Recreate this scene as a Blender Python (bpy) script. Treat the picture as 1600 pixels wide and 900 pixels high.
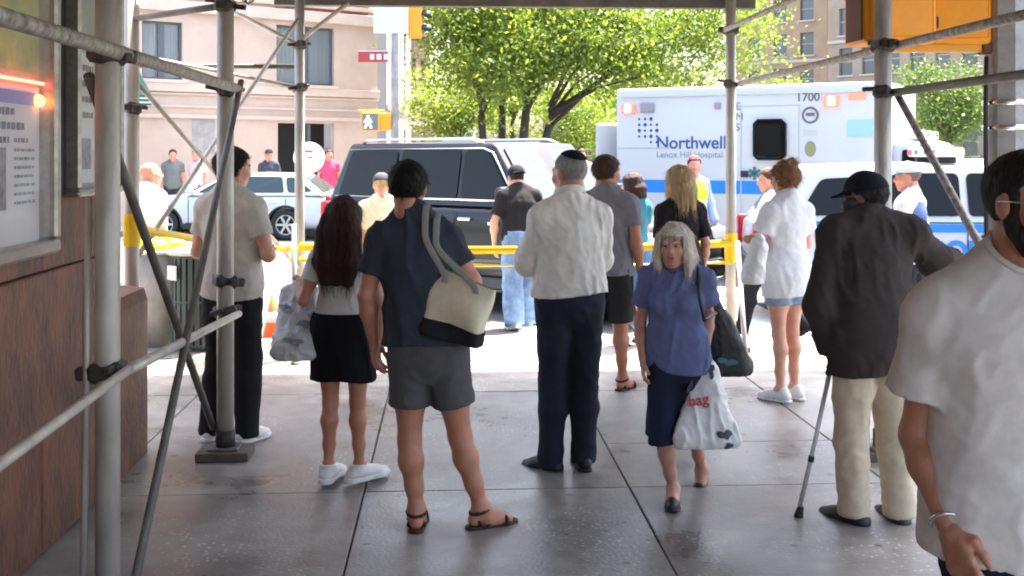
import bpy, bmesh, math, random
import numpy as np
from mathutils import Vector, Matrix

for _o in list(bpy.data.objects):
    bpy.data.objects.remove(_o)
scene = bpy.context.scene
COL = scene.collection
PI = math.pi

# ------------------------------------------------------------------ camera
CAM_H = 1.76                      # eye height of whoever held the phone
FPX = 1750.0                      # focal length in photo pixels (1600 wide)
YAW = math.radians(3.27)          # the camera looks a little to the right of the walkway's axis
CS, SN = math.cos(YAW), math.sin(YAW)
cam_d = bpy.data.cameras.new('camera')
cam = bpy.data.objects.new('camera', cam_d)
COL.objects.link(cam)
cam.location = (0, 0, CAM_H)
cam.rotation_euler = (PI / 2, 0, -YAW)
cam_d.sensor_width = 36
cam_d.lens = 36 * FPX / 1600
cam_d.shift_y = -210 / 1600       # cropped from an upright video: the horizon is high in the frame
cam_d.clip_start = 0.05
cam_d.clip_end = 2000
scene.camera = cam

# ------------------------------------------------------------------ sky, sun, exposure
SUN_EL, SUN_AZ = math.radians(67), math.radians(38)     # azimuth clockwise from +Y (ahead, to the right)
world = bpy.data.worlds.new('World')
scene.world = world
world.use_nodes = True
wn = world.node_tree
for n in list(wn.nodes):
    wn.nodes.remove(n)
wo = wn.nodes.new('ShaderNodeOutputWorld')
bg = wn.nodes.new('ShaderNodeBackground')
sky = wn.nodes.new('ShaderNodeTexSky')
sky.sky_type = 'NISHITA'
sky.sun_disc = False
sky.sun_elevation = SUN_EL
sky.sun_rotation = SUN_AZ
sky.air_density = 1.0
sky.dust_density = 5.0
sky.ozone_density = 1.0
bg.inputs['Strength'].default_value = 0.13
wn.links.new(sky.outputs[0], bg.inputs['Color'])
wn.links.new(bg.outputs[0], wo.inputs['Surface'])
sun_d = bpy.data.lights.new('sun', 'SUN')
sun_d.energy = 4.2
sun_d.angle = math.radians(0.5)
sun_d.color = (1.0, 0.93, 0.81)
sun = bpy.data.objects.new('sun', sun_d)
COL.objects.link(sun)
sdir = Vector((math.sin(SUN_AZ) * math.cos(SUN_EL), math.cos(SUN_AZ) * math.cos(SUN_EL), math.sin(SUN_EL)))
sun.rotation_euler = sdir.to_track_quat('Z', 'Y').to_euler()
sun.location = (5, 10, 30)
scene.view_settings.view_transform = 'Standard'
scene.view_settings.look = 'None'
scene.view_settings.gamma = 1.0
scene.view_settings.exposure = 2.85
scene.render.engine = 'CYCLES'
scene.cycles.use_denoising = True
scene.cycles.filter_width = 2.0
scene.cycles.max_bounces = 8
scene.cycles.diffuse_bounces = 4
scene.cycles.transparent_max_bounces = 12

# ------------------------------------------------------------------ helpers
rng = random.Random(7)


def W(px, d, z=0.0):
    """world point at camera depth d in the direction of photo column px"""
    xc = (px - 800) * d / FPX
    return Vector((xc * CS + d * SN, d * CS - xc * SN, z))


def DG(py, z=0.0):
    """depth of the ground seen at photo row py"""
    return FPX * (CAM_H - z) / (py - 240)


def ZP(py, d):
    return CAM_H - (py - 240) * d / FPX


def srgb(r, g, b):
    f = lambda c: (c / 255 / 12.92) if c <= 10.3 else (((c / 255) + 0.055) / 1.055) ** 2.4
    return (f(r), f(g), f(b), 1)


_mats = {}


def mat(name, col, rough=0.6, metal=0.0, var=0.0, scale=8.0, bump=0.0, bscale=60.0, stretch=(1, 1, 1), col2=None,
        spec=0.5, emit=0.0, alpha=1.0, trans=0.0, coat=0.0, sub=0.0, detail=4.0):
    if name in _mats:
        return _mats[name]
    if len(col) == 3:
        col = (*col, 1)
    m = bpy.data.materials.new(name)
    m.use_nodes = True
    nt = m.node_tree
    p = nt.nodes['Principled BSDF']
    p.inputs['Base Color'].default_value = col
    p.inputs['Roughness'].default_value = rough
    p.inputs['Metallic'].default_value = metal
    p.inputs['Specular IOR Level'].default_value = spec
    p.inputs['Coat Weight'].default_value = coat
    p.inputs['Transmission Weight'].default_value = trans
    p.inputs['Alpha'].default_value = alpha
    if emit > 0:
        p.inputs['Emission Color'].default_value = col
        p.inputs['Emission Strength'].default_value = emit
    tc = mp = None
    if var > 0 or bump > 0:
        tc = nt.nodes.new('ShaderNodeTexCoord')
        mp = nt.nodes.new('ShaderNodeMapping')
        mp.inputs['Scale'].default_value = stretch
        nt.links.new(tc.outputs['Object'], mp.inputs['Vector'])
    if var > 0:
        nz = nt.nodes.new('ShaderNodeTexNoise')
        nz.inputs['Scale'].default_value = scale
        nz.inputs['Detail'].default_value = detail
        nz.inputs['Roughness'].default_value = 0.65
        rp = nt.nodes.new('ShaderNodeValToRGB')
        c2 = col2 if col2 else tuple(c * (1 - var) for c in col[:3])
        rp.color_ramp.elements[0].color = (*c2[:3], 1)
        rp.color_ramp.elements[0].position = 0.3
        hi = col if col2 else tuple(min(1, c * (1 + var * 0.5)) for c in col[:3])
        rp.color_ramp.elements[1].color = (*hi[:3], 1)
        rp.color_ramp.elements[1].position = 0.7
        nt.links.new(mp.outputs[0], nz.inputs['Vector'])
        nt.links.new(nz.outputs['Fac'], rp.inputs['Fac'])
        nt.links.new(rp.outputs['Color'], p.inputs['Base Color'])
    if bump > 0:
        n2 = nt.nodes.new('ShaderNodeTexNoise')
        n2.inputs['Scale'].default_value = bscale
        n2.inputs['Detail'].default_value = 3
        bp = nt.nodes.new('ShaderNodeBump')
        bp.inputs['Strength'].default_value = bump
        bp.inputs['Distance'].default_value = 0.01
        nt.links.new(mp.outputs[0], n2.inputs['Vector'])
        nt.links.new(n2.outputs['Fac'], bp.inputs['Height'])
        nt.links.new(bp.outputs['Normal'], p.inputs['Normal'])
    _mats[name] = m
    return m


def tag(o, label=None, cat=None, group=None, kind=None):
    if label:
        o['label'] = label
    if cat:
        o['category'] = cat
    if group:
        o['group'] = group
    if kind:
        o['kind'] = kind
    return o


def empty(name, loc=(0, 0, 0), rz=0.0, label=None, cat=None, group=None):
    o = bpy.data.objects.new(name, None)
    o.empty_display_size = 0.1
    COL.objects.link(o)
    o.location = loc
    o.rotation_euler = (0, 0, rz)
    return tag(o, label, cat, group)


def link(name, me, material=None, parent=None, loc=None, rot=None):
    o = bpy.data.objects.new(name, me)
    COL.objects.link(o)
    if material is not None and len(me.materials) == 0:
        for m in (material if isinstance(material, (list, tuple)) else [material]):
            me.materials.append(m)
    if parent:
        o.parent = parent
    if loc is not None:
        o.location = loc
    if rot is not None:
        o.rotation_euler = rot
    return o


def np_mesh(name, V, F, smooth=True):
    """V (n,3), F (m,3 or 4)"""
    me = bpy.data.meshes.new(name)
    V = np.asarray(V, np.float32)
    F = np.asarray(F, np.int32)
    k = F.shape[1]
    me.vertices.add(len(V))
    me.vertices.foreach_set('co', V.ravel())
    me.loops.add(F.size)
    me.loops.foreach_set('vertex_index', F.ravel())
    me.polygons.add(len(F))
    me.polygons.foreach_set('loop_start', np.arange(0, F.size, k, dtype=np.int32))
    me.update(calc_edges=True)
    me.validate()
    if smooth:
        me.polygons.foreach_set('use_smooth', np.ones(len(me.polygons), bool))
    return me


def bm_mesh(name, bm, smooth=False):
    me = bpy.data.meshes.new(name)
    bmesh.ops.recalc_face_normals(bm, faces=bm.faces[:])
    bm.to_mesh(me)
    bm.free()
    if smooth:
        me.polygons.foreach_set('use_smooth', np.ones(len(me.polygons), bool))
    return me


def add_box(bm, c, s, bevel=0.0, rot=None, seg=1):
    r = bmesh.ops.create_cube(bm, size=1)
    vs = r['verts']
    M = Matrix.Translation(c) @ (rot.to_4x4() if rot else Matrix.Identity(4)) @ Matrix.Diagonal((*s, 1))
    bmesh.ops.transform(bm, matrix=M, verts=vs)
    if bevel > 0:
        es = list({e for v in vs for e in v.link_edges})
        bmesh.ops.bevel(bm, geom=es, offset=bevel, segments=seg, affect='EDGES', profile=0.5)
    return bm


def box(name, c, s, material, parent=None, bevel=0.0, rot=None, seg=1):
    """box with its own origin at c"""
    bm = bmesh.new()
    add_box(bm, (0, 0, 0), s, bevel, None, seg)
    o = link(name, bm_mesh(name, bm), material, parent, loc=c)
    if rot is not None:
        o.rotation_euler = rot
    return o


def tube_np(pts, rads, n=10, cap=True):
    pts = [Vector(p) for p in pts]
    V, F = [], []
    up = None
    for i, p in enumerate(pts):
        t = (pts[min(i + 1, len(pts) - 1)] - pts[max(i - 1, 0)]).normalized()
        if up is None:
            up = Vector((0, 0, 1)) if abs(t.z) < 0.9 else Vector((0, 1, 0))
        a = t.cross(up)
        if a.length < 1e-5:
            a = t.orthogonal()
        a.normalize()
        b = a.cross(t).normalized()
        up = b
        r = rads[i] if isinstance(rads, (list, tuple)) else rads
        for k in range(n):
            an = 2 * PI * k / n
            V.append(p + a * (math.cos(an) * r) + b * (math.sin(an) * r))
    for i in range(len(pts) - 1):
        for k in range(n):
            k2 = (k + 1) % n
            F.append((i * n + k, i * n + k2, (i + 1) * n + k2, (i + 1) * n + k))
    if cap:
        V.append(pts[0]); V.append(pts[-1])
        c0, c1 = len(V) - 2, len(V) - 1
        L = (len(pts) - 1) * n
        for k in range(n):
            k2 = (k + 1) % n
            F.append((c0, k2, k, k)); F.append((c1, L + k, L + k2, L + k2))
    return V, F


def poly_mesh(name, V, F, smooth=False):
    me = bpy.data.meshes.new(name)
    F = [tuple(dict.fromkeys(f)) for f in F]
    me.from_pydata([tuple(v) for v in V], [], F)
    me.update()
    if smooth:
        me.polygons.foreach_set('use_smooth', np.ones(len(me.polygons), bool))
    return me


def tube(name, pts, rads, material, parent=None, n=10, smooth=True):
    V, F = tube_np(pts, rads, n)
    return link(name, poly_mesh(name, V, F, smooth), material, parent)


def prism(name, outline, depth, material, parent=None, bevel=0.0, seg=1, axis='y'):
    """outline [(u,v)] in x,z; extruded +/- depth/2 along y"""
    bm = bmesh.new()
    vs = [bm.verts.new((u, -depth / 2, v)) for u, v in outline]
    f = bm.faces.new(vs)
    r = bmesh.ops.extrude_face_region(bm, geom=[f])
    bmesh.ops.translate(bm, vec=(0, depth, 0), verts=[v for v in r['geom'] if isinstance(v, bmesh.types.BMVert)])
    if bevel:
        bmesh.ops.bevel(bm, geom=bm.edges[:], offset=bevel, segments=seg, affect='EDGES')
    return link(name, bm_mesh(name, bm), material, parent)


def text_mesh(name, s, size, extrude=0.002, bold=0.0, space=1.0):
    cu = bpy.data.curves.new(name, 'FONT')
    cu.body = s
    cu.size = size
    cu.extrude = extrude
    cu.offset = bold
    cu.space_character = space
    o = bpy.data.objects.new(name, cu)
    COL.objects.link(o)
    dg = bpy.context.evaluated_depsgraph_get()
    me = bpy.data.meshes.new_from_object(o.evaluated_get(dg))
    bpy.data.objects.remove(o)
    me.name = name
    me.materials.clear()
    return me


# ------------------------------------------------------------------ solid fields (bodies, cloth, bags): numpy field -> surface nets
_lat = np.random.RandomState(3).rand(32, 32, 32).astype(np.float32)


def vnoise(x, y, z):
    x, y, z = np.broadcast_arrays(x, y, z)
    xi, yi, zi = np.floor(x).astype(int), np.floor(y).astype(int), np.floor(z).astype(int)
    fx, fy, fz = x - xi, y - yi, z - zi
    fx = fx * fx * (3 - 2 * fx); fy = fy * fy * (3 - 2 * fy); fz = fz * fz * (3 - 2 * fz)
    a, b = xi & 31, (xi + 1) & 31
    c, d = yi & 31, (yi + 1) & 31
    e, f = zi & 31, (zi + 1) & 31
    L = _lat
    x00 = L[a, c, e] * (1 - fx) + L[b, c, e] * fx
    x10 = L[a, d, e] * (1 - fx) + L[b, d, e] * fx
    x01 = L[a, c, f] * (1 - fx) + L[b, c, f] * fx
    x11 = L[a, d, f] * (1 - fx) + L[b, d, f] * fx
    return (x00 * (1 - fy) + x10 * fy) * (1 - fz) + (x01 * (1 - fy) + x11 * fy) * fz


class Field:
    def __init__(s, lo, hi, h):
        s.lo = np.array(lo, float)
        s.h = h
        n = np.ceil((np.array(hi, float) - s.lo) / h).astype(int) + 1
        s.D = np.full(n, 0.3, np.float32)
        s.ax = [s.lo[i] + h * np.arange(n[i]) for i in range(3)]
        s.n = n

    def XYZ(s):
        return s.ax[0][:, None, None], s.ax[1][None, :, None], s.ax[2][None, None, :]

    def cap(s, a, b, ra, rb, sx=1.0, sy=1.0, k=0.02, sub=False):
        a, b = np.array(a, float), np.array(b, float)
        m = max(ra, rb) * max(sx, sy, 1.0) + 0.05 + k
        lo = np.floor((np.minimum(a, b) - m - s.lo) / s.h).astype(int)
        hi = np.ceil((np.maximum(a, b) + m - s.lo) / s.h).astype(int) + 1
        lo = np.clip(lo, 0, s.n); hi = np.clip(hi, 0, s.n)
        if (hi <= lo).any():
            return
        sl = tuple(slice(lo[i], hi[i]) for i in range(3))
        x = s.ax[0][sl[0]][:, None, None]; y = s.ax[1][sl[1]][None, :, None]; z = s.ax[2][sl[2]][None, None, :]
        ba = b - a
        q = float(ba @ ba) + 1e-9
        t = np.clip(((x - a[0]) * ba[0] + (y - a[1]) * ba[1] + (z - a[2]) * ba[2]) / q, 0, 1)
        dx = (x - a[0] - t * ba[0]) / sx
        dy = (y - a[1] - t * ba[1]) / sy
        dz = (z - a[2] - t * ba[2])
        d = np.sqrt(dx * dx + dy * dy + dz * dz) - (ra + (rb - ra) * t)
        d = (d * min(1.0, (sx + sy) / 2)).astype(np.float32)
        D = s.D[sl]
        if sub:
            d = -d
            hh = np.maximum(k - np.abs(D - d), 0) / k
            s.D[sl] = np.maximum(D, d) + hh * hh * k / 4
        else:
            hh = np.maximum(k - np.abs(D - d), 0) / k
            s.D[sl] = np.minimum(D, d) - hh * hh * k / 4

    def ell(s, c, r, k=0.02, sub=False):
        r = np.array(r, float)
        m = r.max()
        # ellipsoid through scaling, windowed
        c = np.array(c, float)
        lo = np.clip(np.floor((c - r - 0.05 - k - s.lo) / s.h).astype(int), 0, s.n)
        hi = np.clip(np.ceil((c + r + 0.05 + k - s.lo) / s.h).astype(int) + 1, 0, s.n)
        if (hi <= lo).any():
            return
        sl = tuple(slice(lo[i], hi[i]) for i in range(3))
        x = (s.ax[0][sl[0]][:, None, None] - c[0]); y = (s.ax[1][sl[1]][None, :, None] - c[1]); z = (s.ax[2][sl[2]][None, None, :] - c[2])
        k0 = np.sqrt((x / r[0]) ** 2 + (y / r[1]) ** 2 + (z / r[2]) ** 2)
        k1 = np.sqrt((x / r[0] ** 2) ** 2 + (y / r[1] ** 2) ** 2 + (z / r[2] ** 2) ** 2) + 1e-6
        d = (k0 * (k0 - 1) / k1).astype(np.float32)
        D = s.D[sl]
        if sub:
            d = -d
            hh = np.maximum(k - np.abs(D - d), 0) / k
            s.D[sl] = np.maximum(D, d) + hh * hh * k / 4
        else:
            hh = np.maximum(k - np.abs(D - d), 0) / k
            s.D[sl] = np.minimum(D, d) - hh * hh * k / 4

    def cut(s, f):
        X, Y, Z = s.XYZ()
        s.D = np.maximum(s.D, f(X, Y, Z)).astype(np.float32)

    def disp(s, f):
        i = np.nonzero(np.abs(s.D) < .055)           # only near the surface
        s.D[i] += f(s.ax[0][i[0]], s.ax[1][i[1]], s.ax[2][i[2]]).astype(np.float32)

    def mesh(s):
        D = s.D
        D = np.pad(D, 1, constant_values=0.3)
        lo = s.lo - s.h
        neg = D < 0
        c = [(i, j, k) for i in (0, 1) for j in (0, 1) for k in (0, 1)]
        n = np.array(D.shape) - 1
        cnt = np.zeros(n, np.int8)
        for i, j, k in c:
            cnt += neg[i:i + n[0], j:j + n[1], k:k + n[2]]
        act = (cnt > 0) & (cnt < 8)
        I = np.argwhere(act)
        if len(I) == 0:
            return np.zeros((0, 3)), np.zeros((0, 4), int)
        idx = np.full(n, -1, np.int32)
        idx[act] = np.arange(len(I))
        vals = {o: D[I[:, 0] + o[0], I[:, 1] + o[1], I[:, 2] + o[2]] for o in c}
        P = np.zeros((len(I), 3)); N = np.zeros(len(I))
        for a in c:
            for ax in range(3):
                if a[ax] == 0:
                    b = list(a); b[ax] = 1; b = tuple(b)
                    va, vb = vals[a], vals[b]
                    m = (va < 0) != (vb < 0)
                    t = np.where(m, va / np.where(m, va - vb, 1), 0)
                    q = np.array(a, float)[None, :] + np.zeros((len(I), 3))
                    q[:, ax] += t
                    P += q * m[:, None]; N += m
        V = (I + P / N[:, None]) * s.h + lo
        faces = []
        for ax in range(3):
            u, v = (ax + 1) % 3, (ax + 2) % 3
            sa = [slice(None)] * 3; sb = [slice(None)] * 3
            sa[ax] = slice(0, -1); sb[ax] = slice(1, None)
            A, B = neg[tuple(sa)], neg[tuple(sb)]
            E = np.argwhere(A != B)
            E = E[(E[:, u] > 0) & (E[:, v] > 0) & (E[:, u] < n[u]) & (E[:, v] < n[v])]
            if len(E) == 0:
                continue
            s0 = A[E[:, 0], E[:, 1], E[:, 2]]
            def cell(du, dv):
                q = E.copy(); q[:, u] -= du; q[:, v] -= dv
                return idx[q[:, 0], q[:, 1], q[:, 2]]
            f = np.stack([cell(1, 1), cell(0, 1), cell(0, 0), cell(1, 0)], 1)
            f[~s0] = f[~s0][:, ::-1]
            faces.append(f)
        F = np.concatenate(faces)
        F = F[(F >= 0).all(1)]
        return V, F


def solid(prims, h, k=0.02, cuts=(), disp=None, off=0.0, pad=0.05, subs=(), ells=(), esubs=(), sm=0):
    """prims: (a, b, ra, rb[, sx, sy]) -> V, F"""
    P = [(p if len(p) == 6 else (*p[:4], 1.0, 1.0)) for p in prims]
    los, his = [], []
    for p in P:
        r = (max(p[2], p[3]) + off) * max(p[4], p[5], 1)
        los.append(np.minimum(p[0], p[1]) - r); his.append(np.maximum(p[0], p[1]) + r)
    for c, r in ells:
        los.append(np.array(c) - np.array(r) - off); his.append(np.array(c) + np.array(r) + off)
    F = Field(np.min(los, 0) - pad, np.max(his, 0) + pad, h)
    for p in P:
        F.cap(p[0], p[1], p[2] + off, p[3] + off, p[4], p[5], k)
    for c, r in ells:
        F.ell(c, tuple(q + off for q in r), k)
    if disp is not None:
        F.disp(disp)
    for p in subs:
        F.cap(p[0], p[1], p[2], p[3], k=0.008, sub=True)
    for c, r in esubs:
        F.ell(c, r, k=0.008, sub=True)
    for f in cuts:
        F.cut(f)
    V, Q = F.mesh()
    return V, Q


def solid_groups(groups, h, k=0.03, disp=None, subs=(), pad=0.05):
    """each group (prims, cuts) is built and cut by itself, then all are blended"""
    los, his = [], []
    G = []
    for prims, cuts in groups:
        P = [(p if len(p) == 6 else (*p[:4], 1.0, 1.0)) for p in prims]
        G.append((P, cuts))
        for p in P:
            r = max(p[2], p[3]) * max(p[4], p[5], 1)
            los.append(np.minimum(p[0], p[1]) - r); his.append(np.maximum(p[0], p[1]) + r)
    lo, hi = np.min(los, 0) - pad, np.max(his, 0) + pad
    acc = None
    for P, cuts in G:
        F = Field(lo, hi, h)
        for p in P:
            F.cap(p[0], p[1], p[2], p[3], p[4], p[5], k)
        if disp is not None:
            F.disp(disp)
        for f in cuts:
            F.cut(f)
        if acc is None:
            acc = F
        else:
            kk = k * .6
            hh = np.maximum(kk - np.abs(acc.D - F.D), 0) / kk
            acc.D = np.minimum(acc.D, F.D) - hh * hh * kk / 4
    for p in subs:
        acc.cap(p[0], p[1], p[2], p[3], k=0.008, sub=True)
    return acc.mesh()


def plane_cut(e, n):
    return lambda X, Y, Z: (X - e[0]) * n[0] + (Y - e[1]) * n[1] + (Z - e[2]) * n[2]


def merge(parts):
    Vs, Fs, o = [], [], 0
    for V, F in parts:
        Vs.append(V); Fs.append(np.asarray(F) + o); o += len(V)
    return np.concatenate(Vs), np.concatenate(Fs)

# ------------------------------------------------------------------ people
V3 = lambda *a: np.array(a, float)


def rotz(a):
    c, s = math.cos(a), math.sin(a)
    return np.array([[c, -s, 0], [s, c, 0], [0, 0, 1]])


def rotx(a):
    c, s = math.cos(a), math.sin(a)
    return np.array([[1, 0, 0], [0, c, -s], [0, s, c]])


def align(frm_z, y_hint):
    """matrix whose columns are x,y,z with -z along frm_z"""
    z = -np.array(frm_z, float); z /= np.linalg.norm(z)
    y = np.array(y_hint, float); y -= z * (y @ z)
    y /= np.linalg.norm(y) + 1e-9
    x = np.cross(y, z)
    return np.stack([x, y, z], 1)


def cloth_fold(seed, amp, fx=14.0, fz=4.0, fine=0.42):
    def f(X, Y, Z):
        wx = X + .035 * vnoise(X * 7 + seed, Y * 7, Z * 7)
        wz = Z + .06 * vnoise(X * 6, Y * 6 + seed, Z * 5 + 3.3)
        a = vnoise(wx * fx + seed * 3.1 + wz * 2.2, Y * fx + seed, wz * fz + seed * 7.7)
        b = vnoise(wx * fx * 1.3 + seed * 5.3 + wz * 11, Y * fx + 9.1, wz * 13 - wx * 9 + seed)
        m = vnoise(X * 4 + 1.7 + seed, Y * 4, Z * 4)
        r = 1 - np.abs(2 * a - 1)
        k1 = np.exp(-((2 * a - .8) / .22) ** 2)
        k2 = np.exp(-((2 * b - 1.0) / .25) ** 2)
        return -amp * .45 * (r * r - 0.4) - amp * .75 * k1 * (.2 + 1.2 * m) - amp * fine * k2 * (1.3 - m)
    return f


SKIN = {
    'light': srgb(214, 160, 134), 'tan': srgb(190, 132, 104), 'dark': srgb(122, 80, 62), 'olive': srgb(186, 134, 106),
    'old': srgb(196, 144, 122), 'pink': srgb(222, 150, 128)}


def skin_mat(k):
    c = SKIN[k]
    m = mat('skin_' + k, c, rough=0.46, var=0.22, scale=9, bump=0.22, bscale=90, col2=(c[0] * 0.82, c[1] * 0.7, c[2] * 0.66), detail=5)
    return m


def cloth_mat(name, col, rough=0.92, var=0.10, scale=30, bump=0.10, bscale=420):
    return mat(name, col, rough=rough, var=var, scale=scale, bump=bump, bscale=bscale, spec=0.2)


BASE = dict(pel=(0, 0, .95), ches=(0, .0, 1.27), nk=(0, -.02, 1.47), hd=(0, .015, 1.625),
            shR=(.178, -.015, 1.398), elR=(.235, -.045, 1.125), wrR=(.25, .03, .88),
            shL=(-.178, -.015, 1.398), elL=(-.235, -.045, 1.125), wrL=(-.25, .03, .88),
            hpR=(.09, 0, .92), knR=(.10, .02, .50), anR=(.105, -.02, .085),
            hpL=(-.09, 0, .92), knL=(-.10, .02, .50), anL=(-.105, -.02, .085))


def person(label, loc, yaw, H, pose=None, skin='light', fem=False, fat=1.0, head=(0, 0), res=0.012, group=None,
           top=None, bottom=None, shoes=None, hair=None, hat=None, feet=(8, 8), curl=(0.5, 0.5), extra=None, face=True, mask=None, beard=None,
           foot_pitch=(0, 0), palm=(None, None), head_s=1.0):
    s = H / 1.75
    J = {k: V3(*v) for k, v in BASE.items()}
    if fem:
        for sd, g in (('R', 1), ('L', -1)):
            J['sh' + sd] += V3(-.018 * g, 0, -.005); J['el' + sd] += V3(-.02 * g, 0, 0); J['wr' + sd] += V3(-.02 * g, 0, 0)
    for k, v in (pose or {}).items():
        J[k] = V3(*v)
    root = empty('person', loc, yaw, label, 'person', group)
    root.scale = (s, s, s)
    fh = 0.9 if fem else 1.0            # slimmer limbs
    fw = fat
    pel, ch, nk, hd = J['pel'], J['ches'], J['nk'], J['hd']
    mid = pel * .52 + ch * .48
    hipw = 1.06 if fem else 1.0
    torso = [
        (pel + V3(-.035, 0, .0), pel + V3(.035, 0, 0), .135 * hipw * fw, .135 * hipw * fw, 1.0, .80),
        (pel + V3(0, -.015, -.02), mid, .15 * fw * hipw, (.118 if fem else .132) * fw, 1.0, .74),
        (mid, ch + V3(0, .0, .02), (.118 if fem else .132) * fw, (.140 if fem else .158) * fw, 1.0, .70),
        (ch + V3(0, 0, .02), ch * .35 + nk * .65, (.140 if fem else .158) * fw, .10, 1.0, .72)]
    if fem:
        torso += [(ch + V3(-.065, .075, -.01), ch + V3(-.06, .05, .03), .058, .05), (ch + V3(.065, .075, -.01), ch + V3(.06, .05, .03), .058, .05)]
    shl = [(ch * .1 + nk * .9 + V3(0, 0, -.055), J['sh' + sd] + V3(0, 0, -.012), .068, .058 * fh) for sd in 'RL']
    trap = [(nk + V3(0, -.01, .025), J['sh' + sd] * .8 + nk * .2 + V3(0, -.005, .0), .05, .046) for sd in 'RL']
    neck = [(nk + V3(0, 0, -.04), hd + V3(0, -.03, -.06), .060 * fh, .055 * fh)]
    arms, legs, feetp = {}, {}, {}
    for sd, g in (('R', 1), ('L', -1)):
        a, b, c = J['sh' + sd], J['el' + sd], J['wr' + sd]
        arms[sd] = [(a, a * .5 + b * .5, .054 * fh * fw ** .5, .047 * fh), (a * .5 + b * .5, b, .047 * fh, .039 * fh),
                    (b, b * .68 + c * .32, .038 * fh, .041 * fh), (b * .68 + c * .32, c, .041 * fh, .026 * fh)]
        a, b, c = J['hp' + sd], J['kn' + sd], J['an' + sd]
        d = c - b
        back = V3(0, -1, 0) - d * (V3(0, -1, 0) @ d) / (d @ d)
        back /= np.linalg.norm(back)
        legs[sd] = [(a, a * .5 + b * .5, .090 * fw ** .5, .072 * (1 if not fem else .98)), (a * .5 + b * .5, b, .072, .053 * fh),
                    (b, b * .72 + c * .28 + back * .016, .051 * fh, .056 * fh), (b * .72 + c * .28 + back * .016, b * .35 + c * .65, .056 * fh, .040 * fh),
                    (b * .35 + c * .65, c, .040 * fh, .034 * fh)]
        fy = math.radians(feet[0] if sd == 'R' else feet[1]) * (-g)
        fp = math.radians(foot_pitch[0] if sd == 'R' else foot_pitch[1])
        R = rotz(fy) @ rotx(fp)
        c = J['an' + sd]
        T = lambda x, y, z, c=c, R=R: c + R @ V3(x, y, z)
        feetp[sd] = (T, R, c)
        legs[sd] += [(c, T(0, -.035, -.045), .036, .032), (c, T(0, .10, -.052), .036, .026), (T(-.018, .03, -.055), T(-.02 * g, .15, -.063), .026, .016), (T(.018, .03, -.055), T(.012, .14, -.063), .026, .016)]
    # --- one body: trunk and limbs, then head and hands at a finer grid, joined in one mesh
    k = 0.03
    parts = [solid(torso + shl + trap + neck + arms['R'] + arms['L'] + legs['R'] + legs['L'], res, k)]
    hr = min(res, 0.007) if res < 0.015 else 0.012
    HR = rotz(math.radians(head[0])) @ rotx(math.radians(head[1]))
    hs = head_s * (0.96 if fem else 1.0)

    def to_head(V):
        return (V * hs) @ HR.T + hd
    hcaps = [((0, .086, .022), (0, .112, -.018), .009, .014), ((-.034, .078, .030), (.034, .078, .030), .016, .016),
             ((-.012, .100, -.022), (.012, .100, -.022), .009, .009),
             ((-.018, .088, -.053), (.018, .088, -.053), .009, .009), ((-.016, .087, -.066), (.016, .087, -.066), .010, .010),
             ((0, .068, -.098), (0, .072, -.092), .021, .020), ((-.05, .0, -.055), (-.02, .06, -.098), .022, .018), ((.05, .0, -.055), (.02, .06, -.098), .022, .018),
             ((0, -.03, -.05), (0, -.045, -.125), .056 * fh, .057 * fh)]
    hells = [((0, -.014, .032), (.076, .098, .086)), ((0, .028, -.03), (.064, .068, .086)), ((.042, .058, -.02), (.028, .03, .03)), ((-.042, .058, -.02), (.028, .03, .03)),
             ((.078, -.006, .0), (.012, .022, .032)), ((-.078, -.006, .0), (.012, .022, .032))]
    hsub = [((.031, .103, .012), (.018, .016, .011)), ((-.031, .103, .012), (.018, .016, .011)), ((0, .104, -.059), (.022, .012, .0035))]
    if res > 0.015:
        hsub = []
    Vh, Fh = solid(hcaps, hr, .018, ells=hells, esubs=hsub)
    parts.append((to_head(Vh), Fh))
    for sd, g in (('R', 1), ('L', -1)):
        el, wr = J['el' + sd], J['wr' + sd]
        hint = palm[0 if sd == 'R' else 1]
        M = align(wr - el, hint if hint is not None else (-.25 * g, 1, 0))
        cu = curl[0 if sd == 'R' else 1]
        pr = [((0, 0, .03), (0, 0, -.02), .024, .024)]
        for yk in (.026, .009, -.009, -.026):
            pr.append(((0, yk * .6, -.02), (0, yk, -.082), .015, .013))
        for yk, L, z0 in ((.029, .072, -.085), (.010, .082, -.09), (-.010, .076, -.088), (-.029, .058, -.08)):
            p0 = V3(0, yk, z0); an = cu * .35
            for q, fr in enumerate((.45, .31, .24)):
                p1 = p0 + V3(-g * math.sin(an), yk * .25, -math.cos(an)) * L * fr
                pr.append((p0, p1, .0095 - .0008 * q, .0088 - .0008 * q))
                p0 = p1; an += cu * (1.0 if q == 0 else .8)
        pr += [((-.004 * g, .018, -.015), (-.016 * g, .042, -.048), .016, .012), ((-.016 * g, .042, -.048), (-.026 * g - cu * .008 * g, .05 - cu * .014, -.082), .012, .009),
               ((-.026 * g - cu * .008 * g, .05 - cu * .014, -.082), (-.03 * g - cu * .014 * g, .05 - cu * .02, -.10), .0095, .0085)]
        Vn, Fn = solid(pr, min(hr, .0055) if res < .015 else .010, .010)
        if fem:
            Vn = Vn * .9
        parts.append((Vn @ M.T + wr, Fn))
    V, F = merge(parts)
    sm = skin_mat(skin)
    body = link('body', np_mesh('body', V, F), sm, root)
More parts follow.
